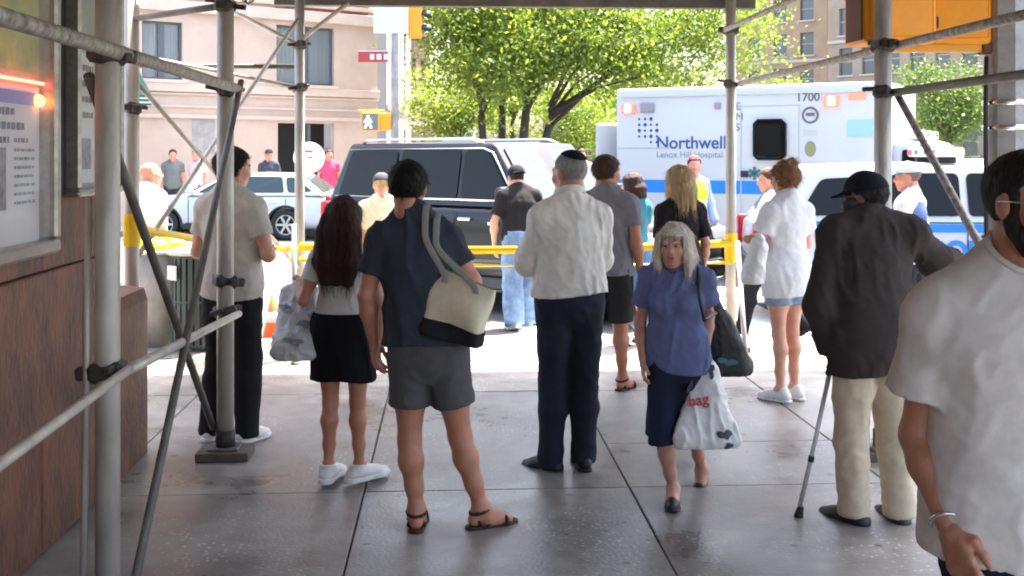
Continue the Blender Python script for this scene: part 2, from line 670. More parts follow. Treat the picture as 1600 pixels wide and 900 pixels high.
    # --- face
    if face and res < 0.015:
        for sx in (1, -1):
            V, F = solid([], .0035, .004, ells=[((.031 * sx, .083, .012), (.0155, .013, .0062))], pad=.012)
            eye = link('eye', np_mesh('eye', to_head(V), F), mat('eye_white', srgb(150, 140, 132), .3), root)
            V, F = solid([], .0025, .004, ells=[((.031 * sx, .0935, .012), (.0065, .0045, .0065))], pad=.01)
            link('iris', np_mesh('iris', to_head(V), F), mat('iris', srgb(38, 26, 20), .2), eye)
            V, F = solid([((.014 * sx, .096, .030), (.034 * sx, .092, .036), .0048, .0045), ((.034 * sx, .092, .036), (.05 * sx, .078, .030), .0045, .003)], .003, .004, pad=.012)
            link('eyebrow', np_mesh('eyebrow', to_head(V), F), hair_mat(hair['col']) if hair else sm, root)
        V, F = solid([((-.017, .0935, -.0535), (.017, .0935, -.0535), .0055, .0055), ((-.014, .0925, -.0655), (.014, .0925, -.0655), .0062, .0062)], .003, .004, pad=.012)
        link('lips', np_mesh('lips', to_head(V), F), mat('lips', srgb(158, 92, 84), .45), root)
    if beard:
        bp = [((-.058, -.0, -.03), (-.045, .035, -.085), .020, .022), ((.058, .0, -.03), (.045, .035, -.085), .020, .022), ((-.04, .045, -.088), (.04, .045, -.088), .026, .026), ((0, .07, -.098), (0, .07, -.08), .028, .024), ((-.022, .092, -.042), (.022, .092, -.042), .008, .008), ((-.071, .018, .03), (-.060, .008, -.04), .013, .020), ((.071, .018, .03), (.060, .008, -.04), .013, .020), ((-.05, .03, -.06), (-.02, .075, -.085), .024, .022), ((.05, .03, -.06), (.02, .075, -.085), .024, .022)]
        V, F = solid(bp, hr * .8, .02, disp=lambda X, Y, Z: .006 * (vnoise(X * 90, Y * 90, Z * 90) - .5))
        link('beard', np_mesh('beard', to_head(V), F), hair_mat(beard), root)
    if mask:
        V, F = solid([((-.055, .04, -.03), (.055, .04, -.03), .05, .05), ((0, .07, -.02), (0, .07, -.08), .048, .04)], hr, .03)
        link('face_mask', np_mesh('face_mask', to_head(V), F), cloth_mat('face_mask', mask), root)
    # --- clothes
    topV = None
    seed = (abs(hash(label)) % 1000) * .137 if False else (sum(ord(c) for c in label) % 97) * .61
    if top:
        lo = top.get('loose', .018)
        hem = top.get('hem', .88)
        sl = top.get('sleeve', .6)
        amp = top.get('fold', .012) * .82
        pr = [(p[0], p[1], p[2] + lo, p[3] + lo, p[4], p[5]) if len(p) == 6 else (p[0], p[1], p[2] + lo, p[3] + lo) for p in torso]
        pr += [(p[0], p[1], p[2] + lo * .6, p[3] + lo * .7) for p in shl + trap]
        w = (.150 * hipw * fw + lo) * top.get('flare', 1.0)
        pr.append((mid + V3(0, 0, -.02), V3(pel[0], pel[1] - .01, hem - .08), (.136 if not fem else .124) * fw + lo, w, top.get('hemx', 1.14), .80))
        sw = top.get('sleeve_w', .018)
        groups = [(pr, [lambda X, Y, Z: (hem + .012 * np.sin(X * 9 + seed)) - Z])]
        for sd in 'RL':
            a, b, c = J['sh' + sd], J['el' + sd], J['wr' + sd]
            if sl <= 0:
                continue
            e = a + (b - a) * min(sl, 1)
            ext = (b - a) * .08 if sl <= 1 else V3(0, 0, 0)
            sp = [(a + V3(0, 0, -.006), e + ext, .052 * fh + sw * .5, .044 * fh + sw * (1.35 if sl <= 1 else 1.0))]
            dr = (b - a) / np.linalg.norm(b - a)
            if sl > 1:
                e2 = b + (c - b) * (sl - 1)
                sp.append((b, e2 + (c - b) * .06, .044 * fh + sw, .032 * fh + sw * .9))
                dr = (c - b) / np.linalg.norm(c - b)
                e = e2
                groups.append((sp, [lambda X, Y, Z, e=e, dr=dr: np.minimum((X - e[0]) * dr[0] + (Y - e[1]) * dr[1] + (Z - e[2]) * dr[2],
                              .09 - np.sqrt((X - e[0]) ** 2 + (Y - e[1]) ** 2 + (Z - e[2]) ** 2))]))
            else:
                groups.append((sp, [plane_cut(e, dr)]))
        nw = top.get('neck', .068)
        subs = [(nk + V3(0, .01, .012 if not top.get('collar') else .03), hd + V3(0, .03, .05), nw, nw)]
        if top.get('open_front'):
            pass
        V, F = solid_groups(groups, res * .95, .045, disp=cloth_fold(seed, amp, top.get('ffx', 14), top.get('ffz', 4.0)), subs=subs)
        topV = V
        tm = cloth_mat(top['name'], top['col'], var=top.get('var', .1), scale=top.get('vs', 30))
        sh = link(top.get('part', 'shirt'), np_mesh('shirt', V, F), tm, root)
        if res < .0135 and not top.get('collar'):
            # neckband laid along the cut edge of the neck opening
            ax0, ax1 = nk + V3(0, .01, .012), hd + V3(0, .03, .05)
            axd = (ax1 - ax0) / np.linalg.norm(ax1 - ax0)
            rel = V - ax0
            tt = rel @ axd
            per = rel - tt[:, None] * axd
            rad = np.linalg.norm(per, axis=1)
            ang = np.arctan2(per[:, 0], per[:, 1])
            zz_ = []
            for i in range(28):
                a_ = -PI + 2 * PI * i / 28
                da = np.abs((ang - a_ + PI) % (2 * PI) - PI)
                sel = (da < .2) & (rad < nw + .022) & (rad > nw - .02)
                zz_.append(tt[sel].max() if sel.any() else np.nan)
            zz_ = np.array(zz_)
            if not np.isnan(zz_).any():
                for _ in range(4):
                    zz_ = (np.roll(zz_, 1) + zz_ * 2 + np.roll(zz_, -1)) / 4
                ux = np.cross(axd, V3(1, 0, 0)); ux /= np.linalg.norm(ux)      # roughly forward
                vx = np.cross(ux, axd)
                pts = []
                for i in range(29):
                    a_ = -PI + 2 * PI * (i % 28) / 28
                    dvec = V3(math.sin(a_), math.cos(a_), 0); dvec -= axd * (dvec @ axd); dvec /= np.linalg.norm(dvec)
                    pts.append(tuple(ax0 + axd * (zz_[i % 28] - .002) + dvec * (nw + .004)))
                tube('neckband', pts, .0085, tm, sh, 8)
        if res < .015:
            # neckline rib / collar
            n = 28
            Rr = nw + .003
            pts = []
            base = nk + V3(0, .005, .022 if not top.get('collar') else .035)
            for i in range(n + 1):
                an = 2 * PI * i / n
                pts.append(base + V3(math.sin(an) * Rr, math.cos(an) * Rr * 1.0, -.022 * math.cos(an) + .012))
            if top.get('collar'):
                pr2 = [(pts[i], pts[i + 1], .014, .014) for i in range(n)] + [(pts[i] + V3(0, 0, .022) * (1), pts[i + 1] + V3(0, 0, .022), .008, .008) for i in range(n)]
                V, F = solid(pr2, .007, .015)
                link('collar', np_mesh('collar', V, F), tm, sh)
    if bottom:
        kind = bottom['kind']
        lo = bottom.get('loose', .016)
        pr = [(p[0], p[1], p[2] + lo, p[3] + lo, p[4], p[5]) for p in torso[:2]]
        wz = bottom.get('waist', 1.03)
        cuts = [lambda X, Y, Z: Z - wz]
        if kind == 'skirt':
            hem = bottom['hem']
            pr.append((pel + V3(0, 0, .02), V3(pel[0] * .7, pel[1], hem - .10), .155 * hipw * fw + lo, bottom.get('w', .19), 1.0, .78))
            for sd in 'RL':
                pr.append((J['hp' + sd], J['kn' + sd], .098 * fw ** .5, .088))
            cuts.append(lambda X, Y, Z: hem + .010 * np.sin(X * 14 + Y * 9 + seed) - Z)
            dsp = cloth_fold(seed, bottom.get('fold', .010), 11, 1.6, .15)
        else:
            hem = bottom.get('hem', .05)
            dsp = cloth_fold(seed + 5, bottom.get('fold', .010) * .8, 8, 5.0, .5)
            groups = [(pr, cuts + [lambda X, Y, Z: pel[2] - .17 - Z])]
            for sd in 'RL':
                a, b, c = J['hp' + sd], J['kn' + sd], J['an' + sd]
                wk, wa = bottom.get('knee_w', .075), bottom.get('ankle_w', .062)
                lp = [(a, a * .5 + b * .5, .092 * fw ** .5 + lo, (.076 + wk) / 2 + lo * .8), (a * .5 + b * .5, b, (.076 + wk) / 2 + lo * .8, wk)]
                if hem < .45:
                    lp.append((b, c + (c - b) * .06, wk, wa))
                    lp += [(q[0], q[1], q[2] + .014, q[3] + .014) for q in legs[sd][:5]]
                if kind == 'shorts':
                    dr = (b - a) / np.linalg.norm(b - a)
                    e = a + (b - a) * ((a[2] - hem) / (a[2] - b[2]))
                    lc = [plane_cut(e, dr)]
                else:
                    T, R, c = feetp[sd]
                    e = T(0, 0, bottom.get('cuff', -.05)); dr = R @ V3(0, 0, -1)
                    lc = [lambda X, Y, Z, dr=dr, e=e: np.minimum((X - e[0]) * dr[0] + (Y - e[1]) * dr[1] + (Z - e[2]) * dr[2],
                          .22 - np.sqrt((X - e[0]) ** 2 + (Y - e[1]) ** 2 + (Z - e[2]) ** 2))]
                groups.append((lp, lc + [lambda X, Y, Z: Z - wz]))
        if kind == 'skirt':
            V, F = solid(pr, res * .95, .04, cuts=cuts, disp=dsp)
        else:
            V, F = solid_groups(groups, res * .95, .022, disp=dsp)
        bm_ = cloth_mat(bottom['name'], bottom['col'], var=bottom.get('var', .12), scale=bottom.get('vs', 25))
        bt = link(bottom.get('part', kind), np_mesh(kind, V, F), bm_, root)
        if bottom.get('belt'):
            V, F = solid([(pel + V3(0, 0, .055), pel + V3(0, 0, .085), .135 * fw * hipw + lo + .008, .13 * fw * hipw + lo + .008, 1.0, .78)], res, .02,
                         cuts=[lambda X, Y, Z: np.abs(Z - pel[2] - .085) - .019])
            link('belt', np_mesh('belt', V, F), mat('belt_leather', srgb(28, 24, 22), .5), bt)
    if shoes:
        for sd, g in (('R', 1), ('L', -1)):
            T, R, c = feetp[sd]
            kind = shoes['kind']
            sh = shoes.get('sole_h', .022)
            def outline(h0, h1, grow):
                pr = [((0, -.045, 0), (0, .02, 0), .036 + grow, .034 + grow), ((0, .02, 0), (-.008 * g, .12, 0), .034 + grow, .046 + grow), ((-.008 * g, .12, 0), (-.014 * g, .165, 0), .046 + grow, .036 + grow)]
                V, F = solid(pr, res * .75, .02, cuts=[lambda X, Y, Z: np.abs(Z - (h0 + h1) / 2) - (h1 - h0) / 2])
                return V, F
            if kind == 'sandal':
                V, F = outline(-.089, -.066, .004) if False else solid(
                    [((0, -.045, -.078), (0, .02, -.078), .036, .034), ((0, .02, -.078), (-.006 * g, .115, -.078), .034, .044), ((-.006 * g, .115, -.078), (-.01 * g, .155, -.078), .044, .036)],
                    .006 if res < .015 else .01, .02, cuts=[lambda X, Y, Z: np.abs(Z + .080) - .010])
                so = link('shoe', np_mesh('shoe', (V @ R.T) + c, F), mat(shoes['name'], shoes['col'], .7), root)
                stm = mat(shoes['name'] + '_strap', shoes['col'], .75)
                def strap(pts, r):
                    pr = [(pts[i], pts[i + 1], r, r) for i in range(len(pts) - 1)]
                    V, F = solid(pr, .005 if res < .015 else .009, .004)
                    link('strap', np_mesh('strap', (V @ R.T) + c, F), stm, so)
                n = 12
                strap([V3(math.sin(PI * 2 * i / n) * .043, math.cos(PI * 2 * i / n) * .045 - .008, -.004 + .012 * math.cos(PI * 2 * i / n)) for i in range(n + 1)], .0085)
                strap([V3(-.047, .10, -.074), V3(-.042, .105, -.05), V3(0, .115, -.036), V3(.04, .115, -.05), V3(.044, .115, -.074)], .0085)
                strap([V3(-.043, .02, -.074), V3(-.02, .07, -.026), V3(.01, .105, -.036), V3(.042, .12, -.066)], .0075)
                strap([V3(.040, .02, -.074), V3(.02, .07, -.026), V3(-.01, .105, -.036), V3(-.042, .12, -.066)], .0075)
                strap([V3(0, -.05, -.015), V3(.036, -.02, -.055), V3(.038, .0, -.076)], .007)
                strap([V3(0, -.05, -.015), V3(-.036, -.02, -.055), V3(-.038, .0, -.076)], .007)
                continue
            up = [((0, -.045, -.045), (0, .02, -.045), .037, .038), ((0, .02, -.04), (-.006 * g, .11, -.055), .040, .040), ((-.006 * g, .11, -.058), (-.012 * g, .165, -.062), .041, .031),
                  ((0, -.02, -.03), (0, -.015, shoes.get('collar', .0)), .040, .042), ((0, .0, -.015), (-.003 * g, .075, -.038), .038, .036)]
            bg_ = shoes.get('big', 1.0)
            if kind == 'flat':
                up = [((0, -.045, -.052), (0, .02, -.058), .036, .036), ((0, .02, -.060), (-.006 * g, .11, -.064), .036, .040), ((-.006 * g, .11, -.064), (-.010 * g, .15, -.066), .040, .030)]
            tz = shoes.get('collar', .02) + .012
            V, F = solid(up, res * .75, .025, cuts=[lambda X, Y, Z: -.085 + sh * .6 - Z, lambda X, Y, Z: Z - tz])
            off = V3(0, 0, shoes.get('raise', 0))
            V = V * V3(bg_, bg_, 1)
            so = link('shoe', np_mesh('shoe', (V @ R.T) + c, F), mat(shoes['name'], shoes['col'], shoes.get('rough', .55), var=.08, scale=20), root)
            pr = [((0, -.048, -.07), (0, .02, -.07), .040, .038), ((0, .02, -.07), (-.008 * g, .12, -.07), .038, .046), ((-.008 * g, .12, -.07), (-.014 * g, .165, -.07), .046, .037)]
            V, F = solid(pr, res * .6, .02, cuts=[lambda X, Y, Z: -.0845 - Z, lambda X, Y, Z: Z - (-.085 + sh)])
            V = V * V3(bg_, bg_, 1)
            link('sole', np_mesh('sole', (V @ R.T) + c, F), mat(shoes.get('sole_name', shoes['name'] + '_sole'), shoes.get('sole', shoes['col']), .7), so)
            if kind == 'sneaker' and res < .015:
                for q in range(3):
                    y = .035 + q * .022; z = -.005 - q * .012
                    V, F = solid([((-.022, y, z), (.022, y + .008, z + .002), .005, .005)], .004, .004, pad=.012)
                    link('lace', np_mesh('lace', (V @ R.T) + c, F), mat('lace_white', srgb(225, 222, 215), .8), so)
    # --- hair and hats (head space)
    if hair:
        hm = hair_mat(hair['col'])
        kind = hair.get('kind', 'short')
        pf = hair.get('puff', .012)
        ells = [((0, -.016, .034), (.077 + pf, .099 + pf, .087 + pf * 1.1))]
        pr = []
        fore = hair.get('front', .075)
        nape = hair.get('nape', -.075)
        def hairline(X, Y, Z):
            # cut away the face: in front of the ears and below the forehead line, and below the nape
            f1 = np.minimum(Y - .012 - np.clip((Z - .02) * .75, -.02, .2), fore - Z)
            f2 = nape - Z
            return np.maximum(f1, f2)
        cuts = [hairline]
        fr = hair.get('fr', 60)
        am = hair.get('amp', .009)
        st = hair.get('st', 1.0)
        dsp = lambda X, Y, Z: am * (vnoise(X * fr + 3, Y * fr, Z * fr * st) - .55) + am * .5 * (vnoise(X * fr * 2.3, Y * fr * 2.3 + 5, Z * fr * 2 * st) - .5)
        if kind == 'long':
            L = hair.get('len', .34)
            w = hair.get('w', .075)
            for x0 in ((-.055, -.02, .02, .055) if w < .09 else (-.08, -.045, -.015, .015, .045, .08)):
                pr += [((x0 * .7, -.075, .05), (x0 * 1.15, -.10, -.08), .045, .052), ((x0 * 1.15, -.10, -.08), (x0 * 1.25, -.105 - hair.get('back', 0), -.08 - L * .5), .052, .05),
                       ((x0 * 1.25, -.105 - hair.get('back', 0), -.08 - L * .5), (x0 * 1.0, -.10 - hair.get('back', 0), -.08 - L + .05 + rng.uniform(-.03, .03)), .05, .028)]
            for g in (-1, 1):
                pr += [((.06 * g, .0, .06), (.083 * g, -.01, -.05), .028, .028), ((.083 * g, -.01, -.05), (.085 * g, -.03, -.05 - L * hair.get('side', .55)), .030, .022)]
            cuts = [lambda X, Y, Z: np.minimum(np.minimum(Y - .02 - np.clip((Z - .02) * .7, -.02, .2), fore - Z), .068 - np.abs(X))]
            dsp = lambda X, Y, Z: am * (vnoise(X * fr + 3, Y * fr, Z * 5) - .55) + am * .6 * (vnoise(X * fr * 2.2, Y * fr * 2.2 + 5, Z * 9) - .5)
        if kind == 'bob':
            L = hair.get('len', .16)
            for an in np.linspace(-2.45, 2.45, 15):
                x, y = -math.sin(an + PI) * .082, math.cos(an + PI) * .095 - .012
                if y > .05:
                    continue
                pr += [((x * .9, y * .9, .06), (x * 1.16, y * 1.12 - .008, -.05), .026, .030), ((x * 1.16, y * 1.12 - .008, -.05), (x * 1.2, y * 1.1 - .012, -.05 - L * rng.uniform(.55, .8)), .030, .018)]
            cuts = [lambda X, Y, Z: np.minimum(np.minimum(Y - .03 - np.clip((Z - .02) * .7, -.02, .2), fore - Z), .066 - np.abs(X))]
            dsp = lambda X, Y, Z: am * (vnoise(X * fr + 3, Y * fr, Z * 8) - .55) + am * .6 * (vnoise(X * fr * 2.2, Y * fr * 2.2 + 5, Z * 14) - .5)
        if kind == 'bun':
            pr += [((-.01, -.06, .115), (.02, -.075, .125), .042, .038), ((.03, -.05, .12), (-.03, -.06, .13), .03, .028)]
        subsH = []
        V, F = solid(pr, hr * .9, .02, ells=ells, cuts=cuts, disp=dsp)
        if res < .0135:
            V, F = merge([(V, F), strands(V, F, hair.get('n', 350 if hat else 1500), hair.get('sl', (.02 if hat else .035) if kind == 'short' else .05 if kind == 'bun' else .09), kind, hr)])
        hobj = link('hair', np_mesh('hair', to_head(V), F), hm, root)
    if hat:
        cm = cloth_mat(hat['name'], hat['col'])
        kind = hat['kind']
        if kind == 'kippah':
            V, F = solid([], .006, .01, ells=[((0, -.022, .040), (.090, .108, .096))], cuts=[lambda X, Y, Z: .105 - (Z * .93 - Y * .36)])
            link('skullcap', np_mesh('skullcap', to_head(V), F), cm, root)
        if kind == 'cap':
            g = hat.get('dir', 1)
            zc = hat.get('z', .045)
            V, F = solid([], hr * .9, .01, ells=[((0, -.014, .040), (.093, .114, .104))], cuts=[lambda X, Y, Z: zc - Z], disp=lambda X, Y, Z: .004 * np.sin(np.arctan2(Y, X) * 3))
            cp = link('cap', np_mesh('cap', to_head(V), F), cm, root)
            br = [((-.05, .06 * g, zc + .004), (.05, .06 * g, zc + .004), .03, .03), ((-.035, .12 * g, zc - .002), (.035, .12 * g, zc - .002), .04, .04)]
            V, F = solid(br, hr * .8, .03, cuts=[lambda X, Y, Z: np.abs(Z - (zc + .004 - X * X * 3.0 - .25 * np.clip(np.abs(Y) - .1, 0, 1))) - .006])
            link('brim', np_mesh('brim', to_head(V), F), cloth_mat(hat['name'] + '_brim', hat.get('brim', hat['col'])), cp)
    info = dict(topV=topV, root=root, J=J, s=s, hd=hd, to_head=to_head, res=res, feet=feetp)
    return info


def strands(V, F, n, L, kind, hr):
    """fine ribbons lying along a hair volume, tips lifting off it"""
    rd = np.random.RandomState(len(V) % 9973)
    fn = np.cross(V[F[:, 1]] - V[F[:, 0]], V[F[:, 2]] - V[F[:, 0]])
    fn /= np.linalg.norm(fn, axis=1)[:, None] + 1e-9
    fc = V[F].mean(1)
    c0 = np.array([0, -.015, .03])
    if kind in ('short', 'bun'):
        s = np.sign(((fc - c0) * fn).sum(1).mean())
    else:
        s = np.sign(((fc - fc.mean(0)) * fn).sum(1).mean())
    fn = fn * (s if s != 0 else 1)
    i = rd.randint(0, len(F), n)
    p, nn = fc[i], fn[i]
    if kind in ('short', 'bun'):
        flow = (p - np.array([.0, -.03, .14])) + rd.normal(0, .035 if kind == 'bun' else .02, (n, 3))
    else:
        flow = np.array([0, 0, -1.0]) * .1 + (p - c0) * np.array([.5, .5, .1]) * (p[:, 2:3] > .03) + rd.normal(0, .016, (n, 3))
    flow -= nn * (flow * nn).sum(1)[:, None]
    flow /= np.linalg.norm(flow, axis=1)[:, None] + 1e-9
    side = np.cross(flow, nn)
    Ls = L * rd.uniform(.5, 1.3, (n, 1))
    lift = rd.uniform(.0, 1, (n, 1)) ** 3 * (.0035 if kind in ('short',) else .020)
    wv = rd.normal(0, .006, (n, 1))
    rows = []
    for k in range(4):
        t = k / 3
        c = p + nn * (.0015 + lift * t * t) + flow * Ls * t + side * wv * math.sin(t * 3)
        if kind not in ('short', 'bun'):
            c[:, 2:3] -= .01 * t * t
        w = (.0014 if hr < .009 else .002) * (1 - .75 * t)
        rows.append(np.stack([c - side * w, c + side * w], 1))
    P = np.concatenate(rows, 1).reshape(-1, 3)
    q = []
    b = np.arange(n)[:, None] * 8
    for k in range(3):
        q.append(b + np.array([[2 * k, 2 * k + 1, 2 * k + 3, 2 * k + 2]]))
    return P, np.concatenate(q)


def hair_mat(c):
    n = 'hair_%02x%02x%02x' % tuple(int(min(1, q) * 255) for q in c[:3])
    return mat(n, c, rough=.6, var=.45, scale=70, stretch=(1, 1, .15), bump=.8, bscale=190, spec=.25, detail=6)


def pworld(info, p):
    """a point in a person's own measure -> world"""
    r = info['root']
    M = Matrix.Translation(r.location) @ r.rotation_euler.to_matrix().to_4x4() @ Matrix.Scale(info['s'], 4)
    return M @ Vector(p)

# ------------------------------------------------------------------ ground, pavement, road
M_ASPH = mat('asphalt', (.085, .085, .088), .85, var=.35, scale=3, bump=.5, bscale=120)
me = poly_mesh('road', [(-400, -200, -.13), (400, -200, -.13), (400, 900, -.13), (-400, 900, -.13)], [(0, 1, 2, 3)])
tag(link('road', me, M_ASPH), 'sunlit grey asphalt road through the crossing', kind='structure')


def pavement_mat():
    m = bpy.data.materials.new('pavement_concrete')
    m.use_nodes = True
    nt = m.node_tree
    N, L = nt.nodes, nt.links
    p = N['Principled BSDF']
    geo = N.new('ShaderNodeNewGeometry')
    n1 = N.new('ShaderNodeTexNoise'); n1.inputs['Scale'].default_value = 1.3; n1.inputs['Detail'].default_value = 6
    n2 = N.new('ShaderNodeTexNoise'); n2.inputs['Scale'].default_value = 9; n2.inputs['Detail'].default_value = 5
    vo = N.new('ShaderNodeTexVoronoi'); vo.inputs['Scale'].default_value = 36
    oi = N.new('ShaderNodeObjectInfo')
    for q in (n1, n2, vo):
        L.new(geo.outputs['Position'], q.inputs['Vector'])
    r1 = N.new('ShaderNodeValToRGB')
    r1.color_ramp.elements[0].color = (.16, .149, .134, 1); r1.color_ramp.elements[0].position = .3
    r1.color_ramp.elements[1].color = (.37, .347, .315, 1); r1.color_ramp.elements[1].position = .72
    ad = N.new('ShaderNodeMath'); ad.operation = 'ADD'
    mu = N.new('ShaderNodeMath'); mu.operation = 'MULTIPLY'; mu.inputs[1].default_value = .45
    m2 = N.new('ShaderNodeMath'); m2.operation = 'MULTIPLY'; m2.inputs[1].default_value = .55
    L.new(n1.outputs['Fac'], m2.inputs[0]); L.new(n2.outputs['Fac'], mu.inputs[0])
    L.new(m2.outputs[0], ad.inputs[0]); L.new(mu.outputs[0], ad.inputs[1])
    oa = N.new('ShaderNodeMath'); oa.operation = 'MULTIPLY_ADD'; oa.inputs[1].default_value = .10; oa.inputs[2].default_value = -.05
    L.new(oi.outputs['Random'], oa.inputs[0])
    ad2 = N.new('ShaderNodeMath'); ad2.operation = 'ADD'
    L.new(ad.outputs[0], ad2.inputs[0]); L.new(oa.outputs[0], ad2.inputs[1])
    L.new(ad2.outputs[0], r1.inputs['Fac'])
    # pale aggregate specks, worn glossy
    sp = N.new('ShaderNodeMath'); sp.operation = 'LESS_THAN'; sp.inputs[1].default_value = .27
    L.new(vo.outputs['Distance'], sp.inputs[0])
    rnd = N.new('ShaderNodeSeparateColor'); L.new(vo.outputs['Color'], rnd.inputs[0])
    sel = N.new('ShaderNodeMath'); sel.operation = 'GREATER_THAN'; sel.inputs[1].default_value = .42
    L.new(rnd.outputs[0], sel.inputs[0])
    both = N.new('ShaderNodeMath'); both.operation = 'MULTIPLY'
    L.new(sp.outputs[0], both.inputs[0]); L.new(sel.outputs[0], both.inputs[1])
    n3 = N.new('ShaderNodeTexNoise'); n3.inputs['Scale'].default_value = 1.1
    L.new(geo.outputs['Position'], n3.inputs['Vector'])
    r3 = N.new('ShaderNodeValToRGB'); r3.color_ramp.elements[0].position = .47; r3.color_ramp.elements[1].position = .66
    L.new(n3.outputs['Fac'], r3.inputs['Fac'])
    b2 = N.new('ShaderNodeMath'); b2.operation = 'MULTIPLY'
    L.new(both.outputs[0], b2.inputs[0]); L.new(r3.outputs['Color'], b2.inputs[1])
    mx = N.new('ShaderNodeMix'); mx.data_type = 'RGBA'
    mx.inputs['B'].default_value = (.62, .61, .59, 1)
    L.new(r1.outputs['Color'], mx.inputs['A'])
    mf = N.new('ShaderNodeMath'); mf.operation = 'MULTIPLY'; mf.inputs[1].default_value = .9
    L.new(b2.outputs[0], mf.inputs[0]); L.new(mf.outputs[0], mx.inputs['Factor'])
    # old gum spots and dark damp patches
    rr = N.new('ShaderNodeMapRange'); rr.inputs['To Min'].default_value = .36; rr.inputs['To Max'].default_value = .56
    L.new(n2.outputs['Fac'], rr.inputs['Value'])
    vg = N.new('ShaderNodeTexVoronoi'); vg.inputs['Scale'].default_value = 3.4
    L.new(geo.outputs['Position'], vg.inputs['Vector'])
    gs = N.new('ShaderNodeMapRange'); gs.inputs['From Min'].default_value = .055; gs.inputs['From Max'].default_value = .085; gs.inputs['To Min'].default_value = .45; gs.inputs['To Max'].default_value = 1.0
    L.new(vg.outputs['Distance'], gs.inputs['Value'])
    n5 = N.new('ShaderNodeTexNoise'); n5.inputs['Scale'].default_value = .75; n5.inputs['Detail'].default_value = 8; n5.inputs['Roughness'].default_value = .7
    L.new(geo.outputs['Position'], n5.inputs['Vector'])
    ds = N.new('ShaderNodeMapRange'); ds.inputs['From Min'].default_value = .36; ds.inputs['From Max'].default_value = .56; ds.inputs['To Min'].default_value = .5; ds.inputs['To Max'].default_value = 1.0
    L.new(n5.outputs['Fac'], ds.inputs['Value'])
    wet = N.new('ShaderNodeMath'); wet.operation = 'MULTIPLY'          # damp patches are smoother too
    L.new(ds.outputs[0], wet.inputs[0]); L.new(rr.outputs[0], wet.inputs[1]); L.new(wet.outputs[0], p.inputs['Roughness'])
    mg = N.new('ShaderNodeMath'); mg.operation = 'MULTIPLY'
    L.new(gs.outputs[0], mg.inputs[0]); L.new(ds.outputs[0], mg.inputs[1])
    mk = N.new('ShaderNodeMix'); mk.data_type = 'RGBA'; mk.blend_type = 'MULTIPLY'; mk.inputs['Factor'].default_value = 1.0
    L.new(mx.outputs['Result'], mk.inputs['A']); L.new(mg.outputs[0], mk.inputs['B'])
    L.new(mk.outputs['Result'], p.inputs['Base Color'])
    bp = N.new('ShaderNodeBump'); bp.inputs['Strength'].default_value = .35; bp.inputs['Distance'].default_value = .006
    n4 = N.new('ShaderNodeTexNoise'); n4.inputs['Scale'].default_value = 55; n4.inputs['Detail'].default_value = 4
    L.new(geo.outputs['Position'], n4.inputs['Vector']); L.new(n4.outputs['Fac'], bp.inputs['Height']); L.new(bp.outputs[0], p.inputs['Normal'])
    return m


M_PAVE = pavement_mat()
M_JOINT = mat('joint_dirt', (.075, .068, .06), .95)
pave = empty('pavement', (0, 0, 0))
tag(pave, 'speckled grey concrete pavement of large slabs under the shed', kind='structure')
CURB_Y, CURB_X = 10.75, 3.95
bed = box('pavement_bed', (-8.0, 2.4, -.10), (24.0, 16.6, .17), M_JOINT, pave)
xs = [-18.0, -14.0, -10.0, -7.386, -5.996, -4.606, -3.216, -1.826, -.436, .954, 2.344, CURB_X - .17]
ys = [-5.0, -1.5, .95, 3.40, 5.86, 8.28, 10.56]
slab_cache = {}
for i in range(len(xs) - 1):
    for j in range(len(ys) - 1):
        spans = [(ys[j], ys[j + 1])]
        if j == 4 and xs[i] > .9:
            spans = [(5.86, 6.75), (6.75, 8.28)]
        for y0, y1 in spans:
            key = (round(xs[i + 1] - xs[i], 3), round(y1 - y0, 3))
            if key not in slab_cache:
                bm = bmesh.new()
                add_box(bm, (0, 0, -.04), (key[0] - .009, key[1] - .009, .08), .004)
                slab_cache[key] = bm_mesh('slab', bm)
                slab_cache[key].materials.append(M_PAVE)
            link('slab', slab_cache[key], None, pave, loc=((xs[i] + xs[i + 1]) / 2, (y0 + y1) / 2, rng.uniform(-.002, .002)), rot=(rng.uniform(-.0008, .0008), rng.uniform(-.0008, .0008), 0))
M_CURB = mat('kerb_granite', (.30, .30, .30), .7, var=.25, scale=20)
kb = empty('kerb', (0, 0, 0))
tag(kb, 'grey granite kerb round the pavement corner', kind='structure')
for k in range(14):
    box('kerb_stone', (-17.2 + k * 1.5, CURB_Y - .09, -.068), (1.488, .18, .15), M_CURB, kb, .012)
for k in range(10):
    box('kerb_stone', (CURB_X - .08, CURB_Y - .19 - .75 - k * 1.5, -.068), (.16, 1.488, .15), M_CURB, kb, .012)
# far pavement in front of the pale building
FAR_Y = 25.9
fp = tag(box('far_pavement', (-14, FAR_Y + 6, -.065), (36, 12, .13), mat('far_concrete', (.30, .295, .28), .85, var=.2, scale=2)), 'pale pavement in front of the building across the street', kind='structure')
fp2 = tag(box('far_pavement', (26, 46, -.065), (40, 26, .13), _mats['far_concrete']), 'pale pavement beyond the ambulance', kind='structure')
# crossing stripes and a stop line
M_WHITE = mat('road_paint', (.72, .72, .70), .7, var=.25, scale=9)
cw = empty('crosswalk', (0, 0, 0))
tag(cw, 'worn white ladder crossing painted on the road', kind='structure')
for k in range(9):
    bm = bmesh.new()
    me = poly_mesh('stripe', [(-.3, -1.5, 0), (.3, -1.5, 0), (.3, 1.5, 0), (-.3, 1.5, 0)], [(0, 1, 2, 3)])
    bm.free()
    link('stripe', me, M_WHITE, cw, loc=(-5.2 + k * 1.25, 13.0, -.126))
link('stop_line', poly_mesh('stop_line', [(-6, 15.2, -.126), (4, 15.2, -.126), (4, 15.6, -.126), (-6, 15.6, -.126)], [(0, 1, 2, 3)]), M_WHITE, cw)

